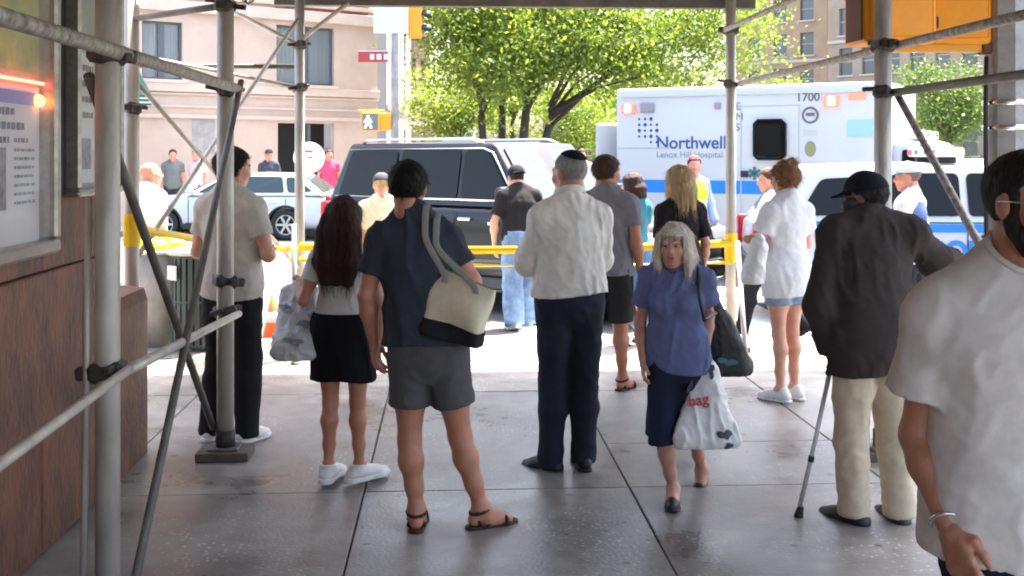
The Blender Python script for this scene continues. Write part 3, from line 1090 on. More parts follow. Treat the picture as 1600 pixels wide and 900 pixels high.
# ------------------------------------------------------------------ the brown stone building on the left
M_STONE = mat('brown_stone', (.27, .098, .046), .55, var=.55, scale=5.5, bump=1.0, bscale=34, stretch=(1, 1, .6), col2=(.055, .026, .018), detail=10)
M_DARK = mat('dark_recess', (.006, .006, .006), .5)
WX = -1.77
bld = empty('stone_building', (WX, 0, 0), 0, 'dark brown stone building wall beside the walkway with glazed notice cases', 'building')
box('backing_wall', (-2.31, 0.4, 6.0), (4.2, 11.0, 12.0), mat('wall_backing', (.05, .03, .024), .8), bld)
zs = [0, .52, 1.24, 1.95, 2.66, 3.4]
block_cache = {}
for r in range(5):
    y = -4.9 + (0.0 if r % 2 == 0 else -.55)
    while y < 5.95:
        L = 1.1
        y2 = min(y + L, 6.0)
        if y2 - y > .12:
            key = (round(y2 - y, 3), r)
            if key not in block_cache:
                bm = bmesh.new()
                add_box(bm, (0, 0, 0), (.20, y2 - y - .008, zs[r + 1] - zs[r] - .008), .008)
                block_cache[key] = bm_mesh('stone_block', bm)
                block_cache[key].materials.append(M_STONE)
            link('stone_block', block_cache[key], None, bld, loc=(-.10 + rng.uniform(-.004, .004), (y + y2) / 2, (zs[r] + zs[r + 1]) / 2))
        y = y2
# plinth pier that runs on past the corner, its top sloping away
pr = [(-.62, 0), (.0, 0), (.0, .90), (-.02, .97), (-.62, 1.04)]
bm = bmesh.new()
rings = []
for y, sc in ((6.004, 1), (6.45, 1), (6.72, .99), (6.84, .96)):
    rings.append([bm.verts.new((u - (.06 if sc < .98 else 0) + (.0), y, v * (1 if sc > .98 else .93))) for u, v in pr])
for a, b in zip(rings[:-1], rings[1:]):
    for i in range(len(pr)):
        bm.faces.new((a[i], a[(i + 1) % len(pr)], b[(i + 1) % len(pr)], b[i]))
bm.faces.new(rings[0]); bm.faces.new(rings[-1][::-1])
link('plinth', bm_mesh('plinth', bm), M_STONE, bld)

# notice cases on the wall
M_ALU = mat('case_aluminium', (.42, .39, .34), .38, .75, var=.25, scale=30)
M_GLASS = mat('case_glass', (1, 1, 1), .02, alpha=.12, spec=.9)
M_PAPER = mat('paper', (.66, .64, .62), .8, var=.06, scale=4)
M_INK = mat('ink', (.05, .05, .06), .8)


def text_lines(parent, x, ys_, zs_, col, rnd):
    """rows of unreadable print: each row a few short raised bars"""
    for z, y0, y1, h in zs_:
        bm = bmesh.new()
        y = y0
        while y < y1 - .01:
            w = rnd.uniform(.015, .05)
            add_box(bm, (0, min(y + w / 2, y1), z), (.002, min(w, y1 - y) * .86, h * rnd.uniform(.8, 1)))
            y += w + .008
        link('print_row', bm_mesh('print_row', bm), col, parent, loc=(x, 0, 0))


def case(label, y0, y1, z0, z1, kind):
    c = empty('notice_case', (WX, (y0 + y1) / 2, z0), 0, label, 'notice case', 'notice cases on the stone wall')
    hy, hz = (y1 - y0) / 2, z1 - z0
    fw = .06 if kind == 'a' else .03
    box('frame_rail', (.035, 0, fw / 2), (.10, 2 * hy, fw), M_ALU, c, .012)
    box('frame_rail', (.035, 0, hz - fw / 2), (.10, 2 * hy, fw), M_ALU, c, .012)
    for g in (-1, 1):
        box('frame_stile', (.035, g * (hy - fw / 2), hz / 2), (.10, fw, hz - 2 * fw - .004), M_ALU, c, .012)
    bk = box('back_panel', (.006, 0, hz / 2), (.008, 2 * hy - 2 * fw, hz - 2 * fw), mat('case_back_' + kind, (.40, .38, .22) if kind == 'a' else (.30, .29, .26), .7, var=.3, scale=3), c)
    box('glass', (.055, 0, hz / 2), (.004, 2 * hy - 2 * fw - .002, hz - 2 * fw - .002), M_GLASS, c)
    return c, hy, hz


rr = random.Random(4)
c1, hy, hz = case('large glazed notice case with white poster and glowing red reflection streak', 3.1, 5.0, 1.33, 3.05, 'a')
# poster: pale sheet with a blue head band, print rows and a dark photo, over a yellow-green sheet
yy = lambda wy: wy - (3.1 + 5.0) / 2
zz = lambda wz: wz - 1.33
def zrow(px, py):
    d = 1.77 / (-( (px - 800) / FPX) - SN / CS)
    return CAM_H - (py - 240) * d / FPX
ps = box('poster', (.014, yy(4.50), zz(1.71)), (.003, .84, .66), M_PAPER, c1)
box('head_band', (.0165, yy(4.47), zz(1.99)), (.002, .80, .055), mat('poster_blue', srgb(96, 112, 190), .7), c1)
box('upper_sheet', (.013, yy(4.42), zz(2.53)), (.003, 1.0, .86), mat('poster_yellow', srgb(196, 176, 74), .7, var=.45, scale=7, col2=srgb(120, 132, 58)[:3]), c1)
text_lines(c1, .017, None, [(zz(1.93), yy(4.25), yy(4.66), .032), (zz(1.872), yy(4.25), yy(4.76), .032), (zz(1.815), yy(4.25), yy(4.58), .030)], M_INK, rr)
text_lines(c1, .017, None, [(zz(1.775 - k * .036), yy(4.64), yy(4.86), .014) for k in range(7)], mat('ink_grey', (.16, .17, .26), .8), rr)
text_lines(c1, .017, None, [(zz(1.815), yy(4.64), yy(4.80), .02)], mat('ink_plum', (.20, .08, .14), .8), rr)
box('photo_print', (.017, yy(4.48), zz(1.66)), (.002, .15, .25), mat('photo_print', (.07, .035, .05), .7, var=.6, scale=22, col2=(.3, .24, .24)), c1)
box('reflection_streak', (.030, yy(4.38), zz(2.06)), (.012, 1.1, .012), mat('reflection_red', (1, .16, .10), .4, emit=1.1), c1)  # red reflection in the glass, put in as a glowing bar
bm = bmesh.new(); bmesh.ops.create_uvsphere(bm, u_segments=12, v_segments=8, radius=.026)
link('lamp', bm_mesh('lamp', bm, True), mat('reflection_orange', (1, .28, .06), .4, emit=1.3), c1, loc=(.03, yy(4.88), zz(1.985)))  # glowing ball standing in for an orange reflection in the glass
# dark gap and a second case holding a white sheet
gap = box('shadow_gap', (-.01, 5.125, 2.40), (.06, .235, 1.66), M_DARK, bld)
c2, hy2, hz2 = case('narrow glazed case with a white printed sheet past the dark gap', 5.25, 5.96, 1.56, 3.1, 'b')
yy2 = lambda wy: wy - (5.25 + 5.96) / 2
sh2 = box('sheet', (.034, yy2(5.445), 1.93 - 1.56), (.004, .32, .62), M_PAPER, c2)
text_lines(c2, .037, None, [(2.17 - 1.56 - k * .075, yy2(5.33), yy2(5.58), .03) for k in range(4)], M_INK, rr)
box('photo_print', (.0375, yy2(5.45), 1.76 - 1.56), (.002, .20, .15), _mats['photo_print'], c2)

# ------------------------------------------------------------------ sidewalk shed: pipe legs, rails, braces, deck
M_PIPE = mat('galvanised_pipe', (.60, .555, .48), .45, .25, var=.3, scale=7, stretch=(1, 1, .35), bump=.2, bscale=40, col2=(.32, .29, .25), detail=7)
M_PIPE2 = mat('weathered_pipe', (.48, .45, .40), .6, .2, var=.55, scale=26, bump=.6, bscale=60, col2=(.11, .085, .065), detail=8)
M_CLAMP = mat('clamp_iron', (.075, .065, .058), .6, .5, var=.4, scale=40)
M_STEEL = mat('shed_steel', (.16, .145, .125), .6, .3, var=.4, scale=6)
M_PLANK = mat('shed_plank', (.24, .17, .10), .8, var=.45, scale=4, stretch=(6, .6, 1), bump=.3, bscale=30)
shed = empty('sidewalk_shed', (0, 0, 0), 0, 'pipe scaffold shed over the pavement with legs, rails and cross braces', 'scaffold')
LX, RX, DECK = -1.285, 2.52, 3.155
dy = lambda px, X: None


def depth_y(d, px):
    return W(px, d).y


LEGS = {}


def leg(key, x, y, r=.049, plate=True, top=DECK):
    LEGS[key] = Vector((x, y, 0))
    z0 = .075 if plate else 0
    o = tube('leg', [(x, y, z0), (x, y, 1.2), (x, y, top)], r, M_PIPE, shed, 20)
    if plate:
        b = box('base_plate', (x, y, .058), (.17, .17, .014), M_STEEL, shed, .003)
        tube('socket', [(x, y, .065), (x, y, .16)], r + .008, M_CLAMP, shed, 16)
        box('sole_board', (x, y, .026), (.30, .24, .048), mat('sole_board', (.13, .10, .075), .85, var=.4, scale=12), shed, .004)
    return o


leg('A', LX + .02, W(172, 4.17).y, .045)
leg('B', LX - .005, W(349, 6.5).y)
leg('C', LX, W(470, 9.72).y, .043)
leg('D', RX, W(1142, 10.0).y, .046)
leg('E', RX, W(1381, 6.5).y)
leg('F', RX, W(1381, 6.5).y - 2.55)
leg('G', LX, LEGS['A'].y - 2.4)
p = W(206, 7.15); leg('H', p.x, p.y, .046, plate=False)
p = W(300, 11.2); leg('I', p.x - 2.4, LEGS['C'].y, .043)


def clamp(p, along='y'):
    q = Vector(p)
    bm = bmesh.new()
    add_box(bm, (0, 0, 0), (.135, .10, .075), .018)
    add_box(bm, (.085, 0, 0), (.06, .05, .05), .008)
    add_box(bm, (.02, -.075, 0), (.03, .08, .03), .004)
    add_box(bm, (-.03, .075, .02), (.025, .07, .025), .004)
    return link('clamp', bm_mesh('clamp', bm), M_CLAMP, shed, loc=q, rot=(rr.uniform(-.2, .2), rr.uniform(-.15, .15), rr.uniform(0, 6)))


def rail(a, b, r=.027, m=None, sag=0.0, nm='rail'):
    a, b = Vector(a), Vector(b)
    return tube(nm, [a, a.lerp(b, .33) + Vector((0, 0, -sag)), a.lerp(b, .67) + Vector((0, 0, -sag)), b], r, m or M_PIPE, shed, 14)


A, B, C_, D_, E_, F_, G_, H_, I_ = (LEGS[k] for k in 'ABCDEFGHI')
up = lambda v, z, dx=0, dyy=0: Vector((v.x + dx, v.y + dyy, z))
# left row
rail(up(G_, 2.13, .078), up(B, 2.135, .078), .027, M_PIPE2)
rail(up(G_, .90, .076), up(A, .955, .076), .018)
rail(up(A, .955, .076), up(B, .83, .076), .021)
rail(up(A, 2.05, -.07), up(B, .17, -.07), .020, M_STEEL, nm='brace')
rail(up(A, .12, .09), up(B, 2.18, .09), .018, M_STEEL, nm='brace')
tube('guy_pipe', [up(A, .02, -.085, -.02), up(A, .95, -.07, -.02), up(A, 1.6, -.07, 0)], .014, M_PIPE, shed, 10)
clamp(up(A, 2.13)); clamp(up(A, .95)); clamp(up(B, 2.13)); clamp(up(B, .84)); clamp(up(B, 2.62)); clamp(up(B, 1.02)); clamp(up(H_, 2.05))
# far-left bay: thin crossed braces between the corner leg and leg C, rail above
rail(up(H_, 2.25), up(C_, .75), .017, nm='brace')
rail(up(H_, 1.05), up(C_, 2.95), .017, nm='brace')
rail(up(I_, 2.52, 0, .05), up(C_, 2.52, 0, .05), .022, M_STEEL)
rail(up(H_, 2.62), up(B, 2.62), .020, M_STEEL)
# far row, up to the deck: knee braces on leg C
for dz in (2.70, 2.33):
    clamp(up(C_, dz))
rail(up(C_, 2.33), up(I_, 3.05), .020, nm='brace')
rail(up(C_, 2.70), up(C_, 3.06, -.7), .020, nm='brace')
rail(up(C_, 2.74), up(C_, 3.07, .42), .020, nm='brace')
# right row
rail(up(D_, 2.385, .07, .25), up(F_, 2.385, .07), .025, M_PIPE2)
rail(up(D_, 2.86, -.06, .15), up(F_, 2.86, -.06), .022, M_PIPE2)
rail(up(E_, 2.115, .06, .05), up(F_, 2.115, .06), .024, M_STEEL)
rail(up(E_, 2.12, .085, .02), up(F_, .10, .085), .021, M_PIPE2, nm='brace')
clamp(up(E_, 2.385)); clamp(up(E_, 2.115)); clamp(up(D_, 2.385)); clamp(up(D_, 2.86)); clamp(up(E_, 2.86))
# deck, ended short behind the camera to let in more light
YF = W(800, 9.9).y + .12
for x in (LX, .62, RX):
    box('deck_girder', (x, (YF - 2.4) / 2, DECK + .085), (.12, YF + 2.4, .17), M_STEEL, shed, .006)
for y in [YF - .06] + [YF - 1.25 - k * 1.2 for k in range(10)]:
    box('deck_joist', (1.07, y, DECK + .23), (5.7, .09, .12), M_STEEL, shed, .004)
box('fascia_board', (1.07, YF + .02, DECK + .42), (5.8, .03, .75), mat('shed_fascia', (.03, .10, .07), .6, var=.2, scale=5), shed)
box('header_beam', (.62, YF - .0, DECK - .045), (4.3, .10, .085), M_STEEL, shed, .005)
for k in range(19):
    box('deck_plank', (-1.76 + .305 * k + .152, (YF - 2.4) / 2 + rng.uniform(-.02, .02), DECK + .315), (.298, YF + 2.35, .045), M_PLANK, shed, .003)
# caged work lamp hanging from the shed by leg B
lm = empty('cage_lamp', W(388, 6.35, 2.86), 0, 'caged work lamp hanging at the top beside the left pipe leg', 'lamp')
for k in range(6):
    an = k * PI / 3
    tube('cage_wire', [(math.cos(an) * .03, math.sin(an) * .03, .02), (math.cos(an) * .058, math.sin(an) * .058, -.04), (math.cos(an) * .055, math.sin(an) * .055, -.16), (math.cos(an) * .03, math.sin(an) * .03, -.235), (0, 0, -.25)], .0035, M_CLAMP, lm, 6)
for z, r in ((-.04, .058), (-.12, .058), (-.19, .046)):
    tube('cage_ring', [(math.cos(t) * r, math.sin(t) * r, z) for t in np.linspace(0, 2 * PI, 17)], .0035, M_CLAMP, lm, 6)
tube('lamp_holder', [(0, 0, .28), (0, 0, .06), (0, 0, .0)], [.006, .03, .034], M_CLAMP, lm, 12)
bm = bmesh.new(); bmesh.ops.create_uvsphere(bm, u_segments=14, v_segments=10, radius=.042)
link('bulb', bm_mesh('bulb', bm, True), mat('bulb_glass', (.8, .8, .76), .15), lm, loc=(0, 0, -.085))

# ------------------------------------------------------------------ vehicles (length along +x = forward, y left, z up from the road)
M_TYRE = mat('tyre_rubber', (.018, .018, .019), .8)
M_RIM = mat('wheel_alloy', (.55, .56, .58), .3, .9)
M_TRIM = mat('black_trim', (.015, .015, .016), .5)
M_CHROME = mat('chrome', (.75, .75, .75), .15, 1.0)
M_TINT = mat('tinted_glass', (.010, .010, .011), .06, spec=.22)
M_CGLASS = mat('car_glass', (.03, .045, .05), .04, spec=.6)
M_REDL = mat('tail_lens', (.45, .012, .015), .2)
M_HEADL = mat('head_lens', (.6, .62, .65), .1)


def loft(name, stations, prof, material, parent, sub=1, cutters=()):
    """stations [(x, [(y,z)...half profile from bottom centre to top centre])] mirrored in y"""
    bm = bmesh.new()
    rings = []
    for x, half in stations:
        full = [(y, z) for y, z in half] + [(-y, z) for y, z in half[::-1] if abs(y) > 1e-6]
        rings.append([bm.verts.new((x, y, z)) for y, z in full])
    n = len(rings[0])
    for a, b in zip(rings[:-1], rings[1:]):
        for i in range(n):
            bm.faces.new((a[i], a[(i + 1) % n], b[(i + 1) % n], b[i]))
    bm.faces.new(rings[0]); bm.faces.new(rings[-1][::-1])
    me = bm_mesh(name, bm)
    o = link(name, me, material)
    if sub:
        m = o.modifiers.new('s', 'SUBSURF'); m.levels = sub; m.render_levels = sub
    tmp = []
    for cx, cz, r, w in cutters:
        bm = bmesh.new()
        bmesh.ops.create_cone(bm, cap_ends=True, segments=32, radius1=r, radius2=r, depth=w, matrix=Matrix.Translation((cx, 0, cz)) @ Matrix.Rotation(PI / 2, 4, 'X'))
        # only the outer parts: two short cylinders
        bm.free()
        for g in (-1, 1):
            bm = bmesh.new()
            bmesh.ops.create_cone(bm, cap_ends=True, segments=32, radius1=r, radius2=r, depth=.6, matrix=Matrix.Translation((cx, g * w, cz)) @ Matrix.Rotation(PI / 2, 4, 'X'))
            c = link('cutter', bm_mesh('cutter', bm))
            tmp.append(c)
            b = o.modifiers.new('b', 'BOOLEAN'); b.object = c; b.operation = 'DIFFERENCE'; b.solver = 'EXACT'
    dg = bpy.context.evaluated_depsgraph_get()
    me2 = bpy.data.meshes.new_from_object(o.evaluated_get(dg))
    me2.name = name
    bpy.data.objects.remove(o)
    for c in tmp:
        bpy.data.objects.remove(c)
    me2.polygons.foreach_set('use_smooth', np.ones(len(me2.polygons), bool))
    me2.materials.clear(); me2.materials.append(material)
    o = link(name, me2, None, parent)
    try:
        md = o.modifiers.new('wn', 'WEIGHTED_NORMAL'); md.keep_sharp = True
        me2.set_sharp_from_angle(angle=math.radians(38))
    except Exception:
        pass
    return o


_wheel_cache = {}


def wheel(parent, x, y, r, w, spokes=6, rimmat=None):
    g = 1 if y > 0 else -1
    key = (round(r, 3), spokes)
    if key not in _wheel_cache:
        n = 32
        prof = [(r * .66, -w / 2), (r * .95, -w / 2), (r, -w / 2 + .03), (r, w / 2 - .03), (r * .95, w / 2), (r * .66, w / 2), (r * .64, 0)]
        V, F = [], []
        for k in range(n):
            a = 2 * PI * k / n
            for q, yy_ in prof:
                V.append((q * math.cos(a), yy_, q * math.sin(a)))
        m = len(prof)
        for k in range(n):
            for i in range(m):
                F.append((k * m + i, k * m + (i + 1) % m, ((k + 1) % n) * m + (i + 1) % m, ((k + 1) % n) * m + i))
        ty = poly_mesh('tyre', V, F, True)
        bm = bmesh.new()
        bmesh.ops.create_cone(bm, cap_ends=True, segments=28, radius1=r * .66, radius2=r * .66, depth=w * .35, matrix=Matrix.Translation((0, -w * .15, 0)) @ Matrix.Rotation(PI / 2, 4, 'X'))
        backm = bm_mesh('rim_back', bm)
        bm = bmesh.new()
        bmesh.ops.create_cone(bm, cap_ends=True, segments=16, radius1=r * .14, radius2=r * .12, depth=.05, matrix=Matrix.Translation((0, w * .36, 0)) @ Matrix.Rotation(-PI / 2, 4, 'X'))
        for k in range(spokes):
            a = 2 * PI * k / spokes
            add_box(bm, (math.cos(a) * r * .36, w * .34, math.sin(a) * r * .36), (r * .56, .03, r * .15), .006, Matrix.Rotation(-a, 3, 'Y'))
        n2 = 28
        rv = []
        for k in range(n2):
            a = 2 * PI * k / n2
            rv.append([bm.verts.new((q * math.cos(a), yy_, q * math.sin(a))) for q, yy_ in ((r * .67, w * .42), (r * .60, w * .42), (r * .59, w * .1), (r * .67, w * .1))])
        for k in range(n2):
            for i in range(4):
                bm.faces.new((rv[k][i], rv[k][(i + 1) % 4], rv[(k + 1) % n2][(i + 1) % 4], rv[(k + 1) % n2][i]))
        rm = bm_mesh('rim', bm)
        ty.materials.append(M_TYRE); backm.materials.append(M_TRIM); rm.materials.append(rimmat or M_RIM)
        _wheel_cache[key] = (ty, backm, rm)
    ty, bk, rm = _wheel_cache[key]
    e = bpy.data.objects.new('wheel', ty); COL.objects.link(e); e.parent = parent
    e.location = (x, y, r); e.rotation_euler = (0, 0, 0 if g > 0 else PI)
    for nm, m in (('hub', bk), ('rim', rm)):
        o = bpy.data.objects.new(nm, m); COL.objects.link(o); o.parent = e


class Cab:
    """glasshouse: bilinear side, front and rear faces between a belt outline and a roof outline"""
    def __init__(s, xr0, xf0, hw0, zb, xr1, xf1, hw1, zr, dz=0.0):
        s.a = dict(xr0=xr0, xf0=xf0, hw0=hw0, zb=zb, xr1=xr1, xf1=xf1, hw1=hw1, zr=zr)
        s.dz = dz

    def side(s, g, u, v, off=0.0):
        a = s.a
        x = (a['xr0'] + (a['xf0'] - a['xr0']) * u) * (1 - v) + (a['xr1'] + (a['xf1'] - a['xr1']) * u) * v
        y = a['hw0'] * (1 - v) + a['hw1'] * v + .012 * math.sin(PI * v)
        z = a['zb'] * (1 - v) + a['zr'] * v
        return Vector((x, g * (y + off), z + off * .2))

    def side_xz(s, g, x, z, off=0.0):
        a = s.a
        v = (z - a['zb']) / (a['zr'] - a['zb'])
        y = a['hw0'] * (1 - v) + a['hw1'] * v + .012 * math.sin(PI * max(0, min(1, v)))
        return Vector((x, g * (y + off), z + off * .2))

    def front(s, u, v, off=0.0):
        a = s.a
        hw = a['hw0'] * (1 - v) + a['hw1'] * v
        x = a['xf0'] * (1 - v) + a['xf1'] * v
        z = a['zb'] * (1 - v) + a['zr'] * v
        return Vector((x + off + .03 * math.sin(PI * u), -hw + 2 * hw * u, z + off * .7))

    def rear(s, u, v, off=0.0):
        a = s.a
        hw = a['hw0'] * (1 - v) + a['hw1'] * v
        x = a['xr0'] * (1 - v) + a['xr1'] * v
        z = a['zb'] * (1 - v) + a['zr'] * v
        return Vector((x - off, -hw + 2 * hw * u, z + off * .7))

    def build(s, parent, material, crown=.035, bev=.07):
        a = s.a
        bm = bmesh.new()
        lo = [bm.verts.new(p) for p in ((a['xr0'], -a['hw0'], a['zb']), (a['xf0'], -a['hw0'], a['zb']), (a['xf0'] + .03, 0, a['zb']), (a['xf0'], a['hw0'], a['zb']), (a['xr0'], a['hw0'], a['zb']))]
        hi = [bm.verts.new(p) for p in ((a['xr1'], -a['hw1'], a['zr']), (a['xf1'], -a['hw1'], a['zr']), (a['xf1'] + .03, 0, a['zr'] + crown * .4), (a['xf1'], a['hw1'], a['zr']), (a['xr1'], a['hw1'], a['zr']))]
        n = 5
        for i in range(n):
            bm.faces.new((lo[i], lo[(i + 1) % n], hi[(i + 1) % n], hi[i]))
        c = bm.verts.new((a['xr1'] * .5 + a['xf1'] * .5, 0, a['zr'] + crown))
        for i in range(n):
            bm.faces.new((hi[i], hi[(i + 1) % n], c))
        bm.faces.new(lo[::-1])
        es = [e for e in bm.edges if any(v in hi for v in e.verts) and c not in e.verts]
        bmesh.ops.bevel(bm, geom=es, offset=bev, segments=4, affect='EDGES', profile=.55)
        me = bm_mesh('cabin', bm, True)
        try:
            me.set_sharp_from_angle(angle=math.radians(50))
        except Exception:
            pass
        return link('cabin', me, material, parent)


def round_poly(pts, r, n=4):
    out = []
    m = len(pts)
    for i in range(m):
        p, a, b = Vector(pts[i]), Vector(pts[i - 1]), Vector(pts[(i + 1) % m])
        da, db = (a - p), (b - p)
        q = min(r, da.length * .45, db.length * .45)
        s, e = p + da.normalized() * q, p + db.normalized() * q
        for k in range(n + 1):
            t = k / n
            out.append((s * (1 - t) ** 2 + p * 2 * t * (1 - t) + e * t * t)[:])
    return out


def panel(name, fn, pts, thick, material, parent, r=.06, off=.004):
    """a rounded panel laid on a face: pts in face coordinates, fn(u, v, off) -> point"""
    q = round_poly(pts, r)
    V = [fn(u, v, off + thick) for u, v in q] + [fn(u, v, off - .002) for u, v in q]
    n = len(q)
    F = [tuple(range(n))] + [(i, n + i, n + (i + 1) % n, (i + 1) % n) for i in range(n)]
    return link(name, poly_mesh(name, V, F), material, parent)


def text_on(parent, name, s, size, origin, u, v, material, bold=0.0, off=.0):
    """flat lettering: origin, reading direction u, up v"""
    me = text_mesh(name, s, size, .001, bold)
    u = Vector(u).normalized(); v = Vector(v).normalized(); w = u.cross(v)
    M = Matrix((u, v, w)).transposed().to_4x4()
    M.translation = Vector(origin) + w * off
    me.transform(M)
    return link(name, me, material, parent)


def suv(label, cat, loc, rz, L=5.0, Wd=2.0, Ht=1.9, paint=None, belt=1.18, hood=1.12, cab=None, wr=.40, glass=None, wins=(), wb=None, nose=.25, tail=.06, group=None, rails=None, bumper=None, gap=.24):
    root = empty('car', loc, rz, label, cat, group)
    h = Wd / 2
    zb = gap
    xr, xf = -L / 2, L / 2
    c = cab
    wb = wb or L * .575
    fx = xf - (L - wb) * .44
    rx = fx - wb
    st = []
    def half(w, zt, zbot, shoulder):
        return [(0, zbot), (w * .86, zbot), (w * .985, zbot + .10), (w, zbot + (shoulder - zbot) * .45), (w * .995, shoulder - .10), (w * .95, shoulder), (w * .80, zt), (0, zt + .02)]
    st.append((xr, half(h * .90, belt - .10, zb + .14, belt - .14)))
    st.append((xr + .05, half(h * .965, belt - .04, zb + .06, belt - .08)))
    st.append((xr + .30, half(h, belt, zb, belt - .04)))
    for x in np.linspace(xr + .8, c['xf0'] - .25, 4):
        st.append((x, half(h, belt, zb, belt - .04)))
    st.append((c['xf0'] + .02, half(h, belt - .01, zb, belt - .05)))
    st.append((c['xf0'] + (xf - c['xf0']) * .5, half(h * .99, hood + .01, zb, hood - .06)))
    st.append((xf - .22, half(h * .97, hood - .05, zb, hood - .12)))
    st.append((xf - .06, half(h * .93, hood - .12, zb + .04, hood - .19)))
    st.append((xf, half(h * .86, hood - .22, zb + .12, hood - .28)))
    loft('body', st, None, paint, root, 1, [(fx, wr, wr + .055, h + .0), (rx, wr, wr + .055, h + .0)])
    for x in (fx, rx):
        for g in (-1, 1):
            bm = bmesh.new()
            n = 24
            R = wr + .05
            vs = []
            for k in range(n + 1):
                a = PI * 1.08 * k / n - .04 * PI
                vs.append([bm.verts.new((x + q * math.cos(a), y_, wr + q * math.sin(a))) for q, y_ in ((R, g * (h - .25)), (R, g * (h + .006)), (R + .045, g * (h + .010)), (R + .045, g * (h - .02)))])
            for a, b in zip(vs[:-1], vs[1:]):
                for i in range(3):
                    bm.faces.new((a[i], a[i + 1], b[i + 1], b[i]))
            link('wheel_arch', bm_mesh('wheel_arch', bm, True), M_TRIM if paint is not _mats.get('black_paint') else paint, root)
            wheel(root, x, g * (h - .125), wr, .24)
    cb = Cab(**c)
    cb.build(root, paint)
    for g in (-1, 1):
        f = lambda x, z, off, g=g: cb.side_xz(g, x, z, off)
        for pts in wins:
            w_ = panel('side_window', f, pts, .003, glass or M_TINT, root, .07, .006)
        # window surround
        allx = [p[0] for w in wins for p in w]
        # door lines and handles
        mid = wins[0] if wins else None
    panel('windscreen', cb.front, [(.06, .05), (.94, .05), (.93, .93), (.07, .93)], .003, glass if glass is M_CGLASS else M_CGLASS, root, .05, .012)
    panel('rear_window', cb.rear, [(.08, .14), (.92, .14), (.90, .90), (.10, .90)], .003, glass or M_TINT, root, .05, .01)
    # lamps, bumpers, mirrors
    for g in (-1, 1):
        box('tail_light', (xr + .03, g * (h * .86), belt - .20), (.14, .20, .34), M_REDL, root, .03, seg=2)
        box('headlight', (xf - .14, g * (h * .78), hood - .27), (.26, .34, .16), M_HEADL, root, .04, seg=2)
        mx = c['xf0'] - .16
        mr = box('mirror', (mx, g * (h + .16), belt + .12), (.14, .24, .19), paint, root, .05, seg=3)
        box('mirror_arm', (mx + .01, g * (h - .0), belt + .06), (.06, .16, .05), M_TRIM, root, .01)
    box('front_bumper', (xf - .03, 0, .50), (.16, Wd * .84, .22), bumper or paint, root, .05, seg=2)
    box('grille', (xf + .002, 0, .78), (.05, Wd * .52, .26), M_TRIM, root, .02)
    box('rear_bumper', (xr + .02, 0, .52), (.16, Wd * .90, .24), bumper or paint, root, .05, seg=2)
    for g in (-1, 1):
        box('sill', ((fx + rx) / 2, g * (h - .012), gap + .085), (wb - 2 * wr - .16, .06, .13), M_TRIM, root, .02)
    return root, cb, dict(h=h, xr=xr, xf=xf, fx=fx, rx=rx)


def door_lines(root, cb, info, xs_, zlo, belt, handles, hm, mouldz=None, moldm=None, sides=(-1, 1)):
    h = info['h']
    for g in sides:
        for x in xs_:
            box('door_seam', (x, g * (h + .0015), (zlo + belt - .06) / 2), (.012, .006, belt - .06 - zlo), M_TRIM, root)
        for x in handles:
            box('door_handle', (x, g * (h + .012), belt - .16), (.20, .035, .035), hm, root, .012, seg=2)
        if mouldz:
            box('side_moulding', ((info['fx'] + info['rx']) / 2, g * (h + .006), mouldz), (info['fx'] - info['rx'] - 1.0, .014, .06), moldm or M_TRIM, root, .004)


M_BLACK = mat('black_paint', (.010, .010, .011), .3, coat=.35, spec=.3)
M_WPAINT = mat('white_paint', (.52, .54, .56), .35, coat=.3)
M_SILVERW = mat('silver_white_paint', (.58, .62, .66), .3, .2, coat=.6)
M_BLUE = mat('vehicle_blue', (.012, .20, .62), .4)
ROAD = -.13


def place(root, near_a, near_b, h, facing):
    """stand a vehicle so that its visible flank runs from ground point a (left) to b (right)"""
    a, b = Vector(near_a), Vector(near_b)
    t = (b - a).normalized()
    n = Vector((-t.y, t.x, 0))         # away from the camera
    c = (a + b) / 2 + n * h
    root.location = (c.x, c.y, ROAD)
    ang = math.atan2(t.y, t.x)
    root.rotation_euler = (0, 0, ang if facing == 'right' else ang + PI)


# black SUV crossing the junction, nose to the right and towards the pavement
cab = dict(xr0=-2.50, xf0=1.02, hw0=.93, zb=1.16, xr1=-2.20, xf1=.38, hw1=.80, zr=1.87)
Wn = [[(-2.28, 1.24), (-1.28, 1.24), (-1.22, 1.78), (-2.10, 1.78)], [(-1.20, 1.24), (-.12, 1.24), (-.12, 1.79), (-1.14, 1.79)], [(-.05, 1.24), (.78, 1.24), (.36, 1.74), (.28, 1.79), (-.05, 1.79)]]
sv, cb, inf = suv('big black sport utility vehicle with dark windows stopped in the crossing', 'car', (0, 0, 0), 0, 5.15, 2.02, 1.9, M_BLACK, 1.18, 1.14, cab, .40, M_TINT, Wn)
place(sv, W(505, 15.2), W(985, 12.0), 1.01, 'right')
sv.scale = (1.0, 1.0, 1.08)
door_lines(sv, cb, inf, (-1.22, -.09, 1.0), .45, 1.18, (-1.02, .10), M_CHROME, .62)
